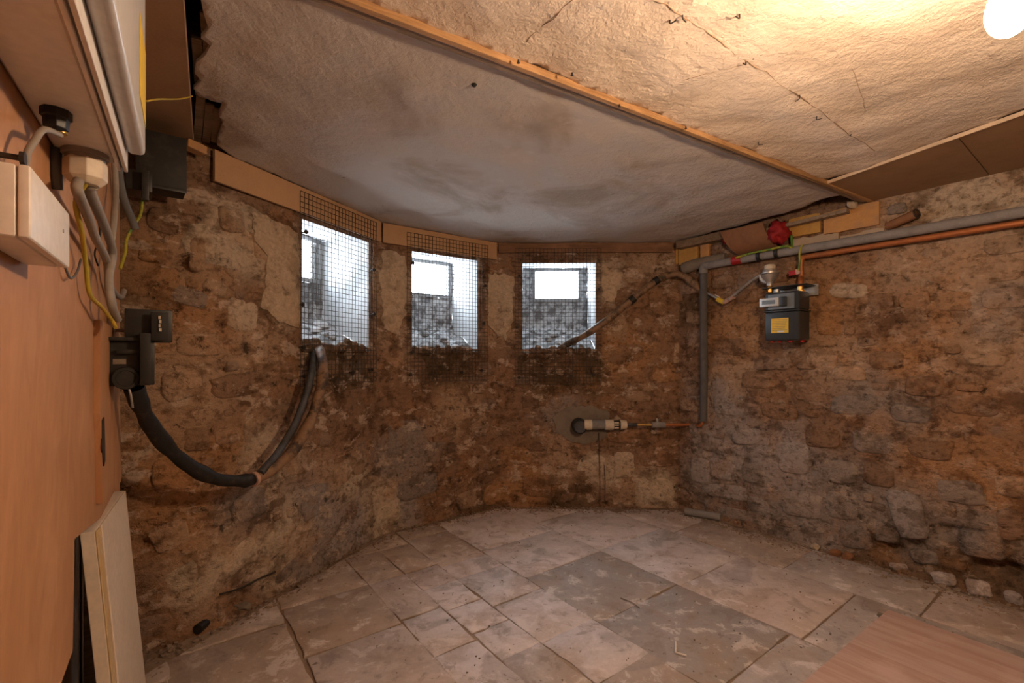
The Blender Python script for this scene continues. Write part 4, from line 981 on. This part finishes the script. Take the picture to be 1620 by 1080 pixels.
# ------------------------------------------------------------------ leaning board
fT = px(196, 775, 1.62); nT = px(150, 841, 1.24); ldz = (fT.z+nT.z)/2; fT.z = nT.z = ldz
bt = (fT-nT).normalized(); bn = V((bt.y, -bt.x, 0)).normalized(); bn = bn if bn.dot(V((*PN, 0))) > 0 else -bn
out = bn*0.058
lb = thing('painted_board', 'cream painted board leaning against the plywood panel', 'board', (fT+nT)/2*1.0-V((0, 0, ldz))+out)
def lean(a, b, d0, d1, zt, m, name):
    n0 = a+bn*d0; n1 = b+bn*d0
    vs = [p+q for q in (V((0, 0, 0)), ) for p in (n0, n1, b+bn*d1, a+bn*d1)]
    top = [V((p.x, p.y, zt)) for p in vs]; bot = [V((p.x+out.x, p.y+out.y, 0.016)) for p in vs]
    return MB().add(bot+top, [(0, 3, 2, 1), (4, 5, 6, 7), (0, 1, 5, 4), (1, 2, 6, 5), (2, 3, 7, 6), (3, 0, 4, 7)]).build(name, m, lb, bevel=.002)
lean(nT, fT, -.030, 0, ldz, M_paint, 'core')
lean(nT-bt*.0, nT+bt*.045, .0005, .004, ldz-.002, M_ochre, 'edge_strip')
lean(nT+bt*.06, fT, .0005, .005, ldz-.001, M_paint, 'face')

# ------------------------------------------------------------------ pipes and gas meter on the right
TR = V((RD.x, RD.y, 0)); NR = V((RN.x, RN.y, 0)); ZZ = V((0, 0, 1))
def R(u, off, z): return rwl.at(u, z, off)
def ru(x, off=0.0): return rwl.hit(x, 500, off)[0]
PZ = 1.883
upv = ru(1113, .055)
gpipe = thing('insulated_pipe', 'grey foam insulated pipe along the top of the stone wall, turning down in the corner', 'pipe', R(upv, .055, .7))
uend = 3.9
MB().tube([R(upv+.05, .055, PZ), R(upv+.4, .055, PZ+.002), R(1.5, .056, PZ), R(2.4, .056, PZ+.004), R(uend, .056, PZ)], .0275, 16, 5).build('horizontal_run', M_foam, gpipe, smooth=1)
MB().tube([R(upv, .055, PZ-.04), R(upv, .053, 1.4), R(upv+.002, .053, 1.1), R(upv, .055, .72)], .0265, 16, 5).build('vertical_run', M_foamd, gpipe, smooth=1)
MB().tube([R(upv+.055, .055, PZ), R(upv+.012, .055, PZ), R(upv, .055, PZ-.012), R(upv, .055, PZ-.055)], .030, 16, 5).build('elbow', M_foam, gpipe, smooth=1)
cop = [R(ru(1268, .06), .062, 1.70), R(ru(1268, .06), .062, 1.80), R(ru(1268, .06)+.012, .062, 1.826), R(ru(1268, .06)+.05, .062, 1.832), R(1.6, .062, 1.833), R(2.4, .062, 1.834), R(uend, .062, 1.833)]
cp = thing('copper_pipe', 'orange copper pipe running under the grey insulated pipe to the meter', 'pipe', R(1.6, .062, 1.8))
MB().tube(cop, .0155, 14, 6).build('run', M_copper, cp, smooth=1)
MB().lathe(R(ru(1268, .06)+.14, .062, 1.832), TR, [(0, .018), (.03, .018)], 14).build('joint', M_copper, cp, smooth=.6)
# dark service pipe from the third window
w3 = [bay.at(bay.hit(890, 545)[0], 1.275, -.10), wp(bay, 905, 540, -.02), wp(bay, 925, 530, .05), wp(bay, 955, 510, .06), wp(bay, 1000, 474, .06), wp(bay, 1038, 444, .06), wp(bay, 1058, 435, .065), px(1078, 435, 3.64), px(1096, 446, 3.60), px(1112, 462, 3.56)]
sv = thing('service_pipe', 'dark brown taped service pipe bending from the window to the corner pipe', 'pipe', w3[3])
MB().tube(w3, bulge(.027), 14, 7).build('run', M_rust, sv, smooth=1)
for i in (4, 5): MB().tube([w3[i]-(w3[i+1]-w3[i-1]).normalized()*.02, w3[i]+(w3[i+1]-w3[i-1]).normalized()*.02], .0315, 14, 1).build('tape_wrap', M_tar, sv, smooth=1)
# flexible hose to the regulator
ureg = ru(1218, .12)
regO = R(ureg, .12, 0)
hs = [px(1116, 462, 3.52), px(1128, 468, 3.46), px(1142, 476, 3.40), px(1152, 474, 3.34), px(1165, 464, 3.28), px(1185, 447, 3.18), px(1204, 434, 3.10)]
fh = thing('flexible_gas_hose', 'pale flexible gas hose with a yellow collar between corner pipe and regulator', 'hose', hs[2])
MB().tube(hs[3:], .0115, 12, 8).build('hose', M_flex, fh, smooth=1)
MB().tube(hs[:3], .010, 12, 5).build('valve_stem', M_steel, fh, smooth=1)
MB().tube([px(1116, 458, 3.53), px(1119, 474, 3.51)], .016, 12, 1).build('valve_body', M_bluegrey, fh, smooth=1)
MB().tube([px(1135, 473, 3.43), px(1145, 478, 3.39)], .0175, 8, 1).build('yellow_collar', M_yellow, fh)
MB().tube([px(1146, 478, 3.385), px(1161, 469, 3.30)], .0165, 12, 1).build('pink_collar', M_pink, fh, smooth=1)
MB().beam(px(1131, 466, 3.44), px(1139, 470, 3.42), .006, .006).build('valve_lever', M_white, fh)
# regulator
rg = thing('gas_regulator', 'bell shaped cast gas regulator above the left of the meter', 'regulator', R(ureg, .12, 1.62))
zz = lambda y: CH+(HZ-y)/F*R(ureg, .12, 0).y
MB().lathe(R(ureg, .12, zz(452)), ZZ, [(0, .020), (.02, .022), (.035, .03), (.055, .047), (.068, .050), (.074, .054)], 22).build('bell', M_alu, rg, smooth=.6)
MB().lathe(R(ureg, .12, zz(432)+.0), ZZ, [(-.005, .054), (.003, .054), (.004, .046), (.022, .042)], 22).build('clamp_ring', M_alu, rg, smooth=.5)
MB().lathe(R(ureg, .12, zz(426)), ZZ, [(0, .034), (.022, .034), (.03, .028), (.034, .014)], 22).build('cap', M_whited, rg, smooth=.5)
MB().lathe(R(ureg, .12, zz(464)), ZZ, [(0, .016), (.006, .019), (.035, .019), (.05, .015)], 6).build('union_nut', M_brass, rg, bevel=.001)
MB().tube([R(ureg, .12, zz(448)), R(ureg-.05, .12, zz(442)), hs[-1]], .013, 10, 5).build('inlet_arm', M_alu, rg, smooth=1)
# meter
ub = ru(1283, .04); MZ0, MZ1 = 1.305, 1.61; MW = .215
Om = R(ub-MW, 0, 0)
mt = thing('gas_meter', 'dark grey gas meter with a yellow label and silver index on the stone wall', 'gas meter', R(ub-MW/2, .11, MZ0))
def mbx(x0, x1, y0, y1, z0, z1, m, name, parent=mt, bev=.004): return MB().box(Om, TR, NR, x0, x1, y0, y1, z0, z1).build(name, m, parent, bevel=bev, smooth=.6, segs=3)
ZS = MZ0+.185
mbx(.006, MW-.004, .045, .200, MZ0, ZS-.003, M_meter, 'lower_case', bev=.014)
mbx(.0, MW, .038, .207, ZS-.003, ZS+.005, M_meter, 'seam_flange', bev=.002)
up_ = mbx(.006, MW-.004, .045, .200, ZS+.005, MZ1, M_meter, 'upper_case', bev=.014)
mbx(.03, MW-.03, .2005, .204, ZS+.012, MZ1-.012, M_metertop, 'front_plate', bev=.002)
ix = mbx(-.012, .105, .2005, .232, ZS+.030, ZS+.085, M_silver, 'index_housing', bev=.004)
mbx(.106, .146, .2045, .228, ZS+.028, ZS+.088, M_meter, 'index_side', bev=.006)
mbx(.005, .085, .2322, .2328, ZS+.045, ZS+.070, M_metertop, 'index_dial', ix, bev=0)
lbm = mbx(.048, .150, .2004, .2016, MZ0+.048, MZ0+.140, M_yellow, 'label', bev=0)
for k in range(7):
    z = MZ0+.132-k*.011; mbx(.054, .144-(k*37 % 17)*.001, .2017, .2020, z-.0022, z+.0012, M_print, 'print_line', lbm, bev=0)
mbx(.085, .125, .2017, .2021, MZ0+.052, MZ0+.062, M_silver, 'print_panel', lbm, bev=0)
for x_, y_ in ((.04, .17), (.085, .165), (.15, .17), (.20, .13)):
    MB().lathe(Om+TR*x_+NR*y_+ZZ*MZ0, -ZZ, [(-.002, .013), (.008, .013), (.012, .008)], 12).build('red_cap', M_red, mt, smooth=.6)
for x_ in (.045, .185):
    MB().lathe(Om+TR*x_+NR*.12+ZZ*(MZ1-.004), ZZ, [(0, .024), (.012, .024), (.014, .018), (.034, .018)], 8).build('boss', M_brass if x_ > .1 else M_steel, mt, bevel=.001)
ot = MB().tube([Om+TR*.185+NR*.12+ZZ*(MZ1+.02), Om+TR*.185+NR*.11+ZZ*(MZ1+.06), R(ru(1268, .06), .07, MZ1+.09), R(ru(1268, .06), .062, 1.715)], .016, 12, 5).build('outlet_pipe', M_copper, mt, smooth=1)
br_ = thing('meter_bracket', 'galvanised bracket plate on the stone behind the gas meter', 'bracket', R(ub-MW/2, .02, MZ1))
mbx(-.02, MW+.035, .016, .022, MZ1-.02, MZ1+.05, M_steel, 'plate', br_, bev=.001)
mbx(-.03, MW+.02, .022, .16, MZ1+.037, MZ1+.043, M_black, 'shelf', br_, bev=.001)
# earth wire and red clips
ew = [R(ru(1252, .05), .05, CH+(HZ-368)/F*2.95), R(ru(1254, .06), .075, CH+(HZ-388)/F*2.95), R(ru(1245, .07), .088, 1.915), R(ru(1215, .07), .088, 1.912), R(ru(1185, .07), .088, 1.908), R(ru(1166, .07), .088, 1.895)]
cable('earth_wire', ew, .0075, M_gy, 'green and yellow earth wire strapped on top of the grey insulated pipe')
ew2 = [R(ru(1268, .09), .085, 1.905), R(ru(1266, .09), .098, 1.86), R(ru(1266, .09), .098, 1.80), R(ru(1264, .09), .095, 1.745)]
cable('earth_wire', ew2, .0055, M_gy, 'short green and yellow wire dropping to the red clamp above the meter')
rc = thing('earth_clamp', 'red earth clamp tag on the copper outlet above the gas meter', 'clamp', R(ru(1262, .09), .09, 1.735))
MB().beam(R(ru(1248, .09), .088, 1.735), R(ru(1259, .09), .088, 1.74), .012, .030).build('tag', M_red, rc, bevel=.003)
MB().beam(R(ru(1259, .09), .089, 1.74), R(ru(1266, .09), .089, 1.742), .016, .034).build('clamp', M_pink, rc, bevel=.003)
rt = MB().tube([R(ru(1158, .07), .06, PZ), R(ru(1172, .07), .06, PZ+.001)], .0305, 14, 1).build('red_tape', M_red, smooth=1)
tag(rt, 'red tape band wrapped round the grey insulated pipe', 'tape')
for i_, x in enumerate((1198, 1226)):
    o = MB().tube([R(ru(x, .07), .062, PZ+.004), R(ru(x+5, .07), .062, PZ+.004)], .0365, 14, 1).build('cable_strap', M_black, smooth=1)
    tag(o, ('black strap round pipe and earth wire, nearer the red tape', 'black strap round pipe and earth wire, nearer the meter outlet')[i_], 'strap', 'black straps on the pipe')
# clay tile, red sealant, timber slat, plaster crumb, pipe stub
ct = []; ax0, ax1 = R(ru(1150, .05), .0, 0), R(ru(1222, .05), .0, 0)
cz_ = 1.985; q = MB(); seg_ = 14; vs = []; fs = []
ua, ub2 = ru(1145, .08), ru(1212, .08)
for side, rad in ((0, .16), (1, .148)):
    for k in range(seg_+1):
        a = math.radians(-78+k*84/seg_)
        for uu in (ua+.09*(1-k/seg_), ub2+.06*(1-k/seg_)):
            vs.append(R(uu, -.03+rad*math.cos(a), 2.075+rad*math.sin(a)))
n2_ = (seg_+1)*2
for k in range(seg_):
    fs.append((2*k, 2*k+1, 2*k+3, 2*k+2)); fs.append((n2_+2*k, n2_+2*k+2, n2_+2*k+3, n2_+2*k+1))
for k in range(seg_):
    fs.append((2*k, 2*k+2, n2_+2*k+2, n2_+2*k)); fs.append((2*k+1, n2_+2*k+1, n2_+2*k+3, 2*k+3))
fs += [(0, n2_, n2_+1, 1), (2*seg_, 2*seg_+1, n2_+2*seg_+1, n2_+2*seg_)]
tag(q.add(vs, fs).build('clay_tile', M_clay, smooth=.8), 'curved brown clay tile wedged between ceiling and stone wall', 'tile')
def crumple(cx, cy, cz3, r, name, m, label, cat, sc=(1, 1, 1), sd=0, amp=.45, sub=3):
    bm = bmesh.new(); bmesh.ops.create_icosphere(bm, subdivisions=sub, radius=1)
    for v in bm.verts:
        p = v.co.copy(); k = 1+amp*noise.fractal((p.x*2.2+sd, p.y*2.2, p.z*2.2), .7, 2, 4)
        v.co = V((cx, cy, cz3))+V((p.x*sc[0], p.y*sc[1], p.z*sc[2]))*r*k
    me = bpy.data.meshes.new(name); bm.to_mesh(me); bm.free(); me.materials.append(m)
    for f in me.polygons: f.use_smooth = sub > 2
    o = bpy.data.objects.new(name, me); col.objects.link(o); return tag(o, label, cat)
p = R(ru(1231, .07), .07, CH+(HZ-363)/F*3.0); crumple(p.x, p.y, p.z, .062, 'red_sealant', M_redrag, 'lump of red crumpled sealant beside the clay tile', 'sealant', (1, 1, 1.1), 2)
p = R(ru(1148, .05), .05, CH+(HZ-379)/F*3.35); crumple(p.x, p.y, p.z, .02, 'red_sealant', M_redrag, 'small red crumpled scrap under the far end of the clay tile', 'sealant', (1, 1, 1.3), 5)
sl = MB().beam(R(ru(1215, .06), .06, CZ-.07), R(ru(1342, .06), .06, CZ-.055), .05, .022).build('timber_slat', M_batten2, bevel=.002)
tag(sl, 'grey timber slat under the dark gap in the ceiling above the bricks', 'slat')
p = R(ru(1349, .05), .05, CH+(HZ-323)/F*2.75); crumple(p.x, p.y, p.z, .026, 'plaster_crumb', M_patch, 'pale plaster crumb hanging at the end of the timber slat', 'plaster', (1.2, .6, .9), 9, .5, 2)
st_ = thing('pipe_stub', 'old brown pipe stub poking from the stone above the insulated pipe', 'pipe', R(ru(1430, .03), .05, 2.0))
a_, b_ = R(ru(1406, .0), .01, CH+(HZ-360)/F*2.68), R(ru(1450, .06), .06, CH+(HZ-341)/F*2.55)
MB().tube([a_, b_], .025, 14, 1).build('tube', M_clay, st_, smooth=1)
dd = (b_-a_).normalized(); MB().lathe(b_-dd*.002, dd, [(0, .026), (.006, .026), (.006, .019), (.002, .018), (.002, .001)], 14).build('open_end', M_bolt, st_, smooth=.5)
MB().tube([R(ru(1092, .04), .045, CH+(HZ-424)/F*3.62), R(ru(1140, .04), .045, CH+(HZ-402)/F*3.4)], .034, 14, 1).build('cement_pipe', M_mortar, st_, smooth=1) if False else None
cpj = MB().tube([R(ru(1084, .02), .025, CH+(HZ-424)/F*3.65), R(ru(1110, .02), .03, CH+(HZ-413)/F*3.5), R(ru(1150, .02), .03, CH+(HZ-404)/F*3.35)], lambda t: .05-.02*t, 12, 4).build('cement_fillet', M_mortar, w_right, smooth=1)

# lower water pipe
lz = CH-(672-HZ)/F*3.66
def L(x, dz=0, off=.075): q = wp(bay, x, 672, off); q.z = lz+dz; return q
wv = thing('water_pipe_fitting', 'row of grey and white plastic water couplings low on the bay wall', 'pipe fitting', L(980))
ax = (L(1000)-L(950)).normalized()
def ring(x0, x1, r, m, name, seg=18, r1=None): return MB().tube([L(x0), L(x1)], (lambda t: r+((r1 or r)-r)*t), seg, 1).build(name, m, wv, smooth=.9)
MB().lathe(wp(bay, 915, 672, 0), V((*bay.n[bay.seg(bay.hit(915, 600)[0])], 0)), [(-.02, .060), (.085, .060), (.10, .055), (.10, .046), (.07, .045), (.07, .001)], 24).build('wall_socket', M_black, wv, smooth=.5)
MB().lathe(wp(bay, 915, 672, 0)+V((0, -.101, 0)), V((0, -1, 0)), [(0, .051), (.0, .047), (.003, .047), (.003, .051)], 24).build('blue_ring', M_bluegrey, wv)
ring(924, 936, .040, M_whited, 'coupling_nut'); ring(936, 957, .036, M_foam, 'grey_sleeve'); ring(957, 970, .041, M_whited, 'coupling_nut')
ring(970, 981, .034, M_black, 'black_coupling'); ring(981, 991, .040, M_whited, 'coupling_nut', r1=.034)
for dz in (-.02, .0, .02): MB().tube([L(972, dz, .105), L(979, dz, .105)], .006, 8, 1).build('coupling_rib', M_whited, wv)
ring(991, 1008, .014, M_bluegrey, 'blue_grey_pipe'); ring(1008, 1032, .011, M_brass, 'brass_pipe'); ring(1031, 1052, .024, M_foam, 'grey_elbow')
MB().lathe(L(1040, .02), ZZ, [(0, .014), (.02, .014), (.022, .02), (.03, .02)], 8).build('valve_head', M_steel, wv)
cpp = [L(1052), L(1075), L(1092, .004), R(upv-.03, .06, lz+.012), R(upv, .055, lz+.045)]
MB().tube(cpp, .0125, 12, 6).build('copper_tail', M_copper, wv, smooth=1)
for i_, (xa, ya, xb, yb) in enumerate(((947, 684, 949, 800), (956, 735, 957, 790))):
    cable('hanging_wire', [wp(bay, xa, ya, .03), wp(bay, (xa+xb)/2+.8, (ya+yb)/2, .03), wp(bay, xb, yb, .035)], .0028, M_bolt, ('longer thin dark wire hanging below the white couplings', 'shorter thin dark wire low on the wall below the couplings')[i_], 'wire', 'wires below the couplings', 6, 4)

# ------------------------------------------------------------------ light bulb
bx, by, bz = 0.872, 0.82, 1.763                       # lowest point of the bulb
lp = thing('ceiling_lamp', 'lit white bulb hanging from the ceiling on a short flex', 'lamp', (bx, by, CZ))
MB().lathe(V((bx, by, CZ)), -ZZ, [(0, .042), (.012, .042), (.024, .012)], 24).build('ceiling_rose', M_white, lp, smooth=.6)
MB().tube([V((bx, by, CZ-.02)), V((bx, by, bz+.17))], .0035, 8, 1).build('flex', M_white, lp, smooth=1)
MB().lathe(V((bx, by, bz+.175)), -ZZ, [(0, .010), (.012, .017), (.055, .018), (.058, .016)], 20).build('lampholder', M_white, lp, smooth=.6)
m_, t_, b_ = nt('lit_bulb'); b_.inputs['Base Color'].default_value = (0.9, 0.9, 0.9, 1); b_.inputs['Emission Color'].default_value = BULB_COL; b_.inputs['Emission Strength'].default_value = BULB_POWER
prof = [(.0, .0145), (.012, .0155), (.030, .0215), (.050, .0275)]+[(.062+.030*math.sin(a), .031*math.cos(a)) for a in [k*math.pi/2/8-.35 for k in range(9)]]+[(.092+.026, .0010)]
prof = [(.0, .0145), (.012, .0155), (.028, .0205), (.045, .0270), (.060, .0305)]+[(.072+.046*math.sin(a), .0320*math.cos(a)) for a in [k*math.pi/2/9 for k in range(9)]]+[(.118, .001)]
MB().lathe(V((bx, by, bz+.118)), -ZZ, prof, 24).build('bulb', m_, lp, smooth=.9)

# ------------------------------------------------------------------ things on the floor
c0, cA, cB = gpt(1405, 975), gpt(1285, 1080), gpt(1620, 1058)
ea = (cA-c0).normalized(); eb = (cB-c0).normalized()
eb = (eb-ea*eb.dot(ea)).normalized()
ps = MB().prism([c0, c0+ea*1.25, c0+ea*1.25+eb*.95, c0+eb*.95], V((0, 0, .016)))
for i, v in enumerate(ps.v): ps.v[i] = (v[0], v[1], v[2]+.017)
tag(ps.build('plywood_sheet', M_plyfloor, bevel=.001), 'pinkish plywood sheet lying flat on the flagstones', 'board')
p0, p1 = gpt(1084, 816), gpt(1140, 826)
n = MB(); 
for rr, nm in ((.026, 0),): n.tube([p0+V((0, 0, .036)), p1+V((0, 0, .036))], rr, 14, 1)
oc = thing('pipe_offcut', 'grey foam pipe offcut lying at the foot of the stone wall', 'pipe', (p0+p1)/2)
n.build('tube', M_foam, oc, smooth=1)
dd = (p0-p1).normalized(); MB().lathe(p0+V((0, 0, .036)), dd, [(0, .016), (.0015, .016), (.0015, .001)], 12).build('bore_shade', M_bolt, oc)  # flat dark disc paints the shade inside the foam offcut
q0, q1 = gpt(313, 1007), gpt(338, 985)
bt_ = thing('tube_offcut', 'short black tube lying on the floor by the bay wall', 'tube', (q0+q1)/2)
MB().tube([q0+V((0, 0, .032)), q1+V((0, 0, .032))], .021, 12, 1).build('tube', M_black, bt_, smooth=1)
dd = (q0-q1).normalized(); MB().lathe(q0+V((0, 0, .032)), dd, [(0, .015), (.001, .015), (.001, .001)], 12).build('bore_shade', M_hollow, bt_)  # dark disc on the closed tube end, painted as the shaded hollow
def chunk(x, y, r, m, name, label, cat, sd, sc=(1, 1, .7)):
    p = gpt(x, y); return crumple(p.x, p.y, p.z+r*sc[2]*.7+.006, r, name, m, label, cat, sc, sd, .4, 2)
chunk(1322, 880, .030, M_clay, 'brick_fragment', 'reddish brick fragment at the foot of the stone wall, the left one', 'rubble', 3, (1.4, .8, .7))
chunk(1342, 886, .030, M_clay, 'brick_fragment', 'dark red brick fragment at the foot of the stone wall, the right one', 'rubble', 4, (1.2, .8, .8))
chunk(1290, 870, .028, M_patch, 'plaster_lump', 'pale plaster lump fallen beside the red brick fragments', 'rubble', 6)
chunk(1394, 978, .016, M_mortar, 'grey_pebble', 'small grey pebble beside the corner of the plywood sheet', 'rubble', 7)
chunk(385, 965, .030, M_mortar, 'brown_lump', 'brown mortar lump at the foot of the bay wall by the black tube', 'rubble', 8, (1.4, 1, .7))
stc = [wp(bay, 340, 937, .035), wp(bay, 380, 930, .03), wp(bay, 410, 915, .028), wp(bay, 436, 904, .025)]
cable('dry_stick', stc, .004, M_bolt, 'thin dark stick resting on the foot of the bay wall', 'stick', None, 6, 4)
sc_ = [gpt(982, 950)+V((0, 0, .014)), gpt(1000, 958)+V((0, 0, .016)), gpt(1012, 966)+V((0, 0, .014))]
cable('bent_wire', sc_, .0025, M_mortar, 'short bent wire on the dark grey flagstone', 'wire', None, 6, 3)
ws = [gpt(1069, 1020)+V((0, 0, .015)), gpt(1069, 1038)+V((0, 0, .015)), gpt(1086, 1043)+V((0, 0, .015))]
cable('white_plastic_strip', ws, .004, M_white, 'small white bent plastic strip on the grey flagstone', 'strip', None, 6, 1)
# grit and crumbs gathered along the foot of the walls
def grit(name, w, u0, u1, n, spread, label, m):
    q = MB(); r = random.Random(len(name)+n)
    for k in range(n):
        u = r.uniform(u0, u1); s_ = r.uniform(.003, .008)*(2.0 if r.random() < .08 else 1); off = 0.035+abs(r.gauss(0, spread))
        p = w.at(u, .006+s_*.4, off)
        vs = [p+V((math.cos(a)*s_*r.uniform(.7, 1.3), math.sin(a)*s_*r.uniform(.7, 1.3), h*s_)) for h in (-.5, .35) for a in (r.random(), 2.1+r.random(), 4.2+r.random())]
        q.add(vs, [(2, 1, 0), (3, 4, 5), (0, 1, 4, 3), (1, 2, 5, 4), (2, 0, 3, 5)])
    return tag(q.build(name, m), label, 'grit', kind='stuff')
grit('wall_grit', bay, .45, bay.L[-1], 1300, .06, 'crumbs and grit lying along the foot of the bay wall', M_dirt)
grit('wall_grit', rwl, .02, 3.0, 1300, .09, 'crumbs and grit lying along the foot of the long stone wall', M_dirt)
q = MB(); r = random.Random(77)
for k in range(260):
    x, y = r.uniform(-.9, 2.0), r.uniform(1.3, 3.4); s_ = r.uniform(.002, .005); p = V((x, y, .012+s_*.4))
    if not inside(V((x, y)), rm): continue
    vs = [p+V((math.cos(a)*s_, math.sin(a)*s_*r.uniform(.7, 1.3), h*s_)) for h in (-.5, .35) for a in (r.random(), 2.1+r.random(), 4.2+r.random())]
    q.add(vs, [(2, 1, 0), (3, 4, 5), (0, 1, 4, 3), (1, 2, 5, 4), (2, 0, 3, 5)])
tag(q.build('floor_grit', M_mortar), 'loose grit scattered over the flagstones', 'grit', kind='stuff')
settle()
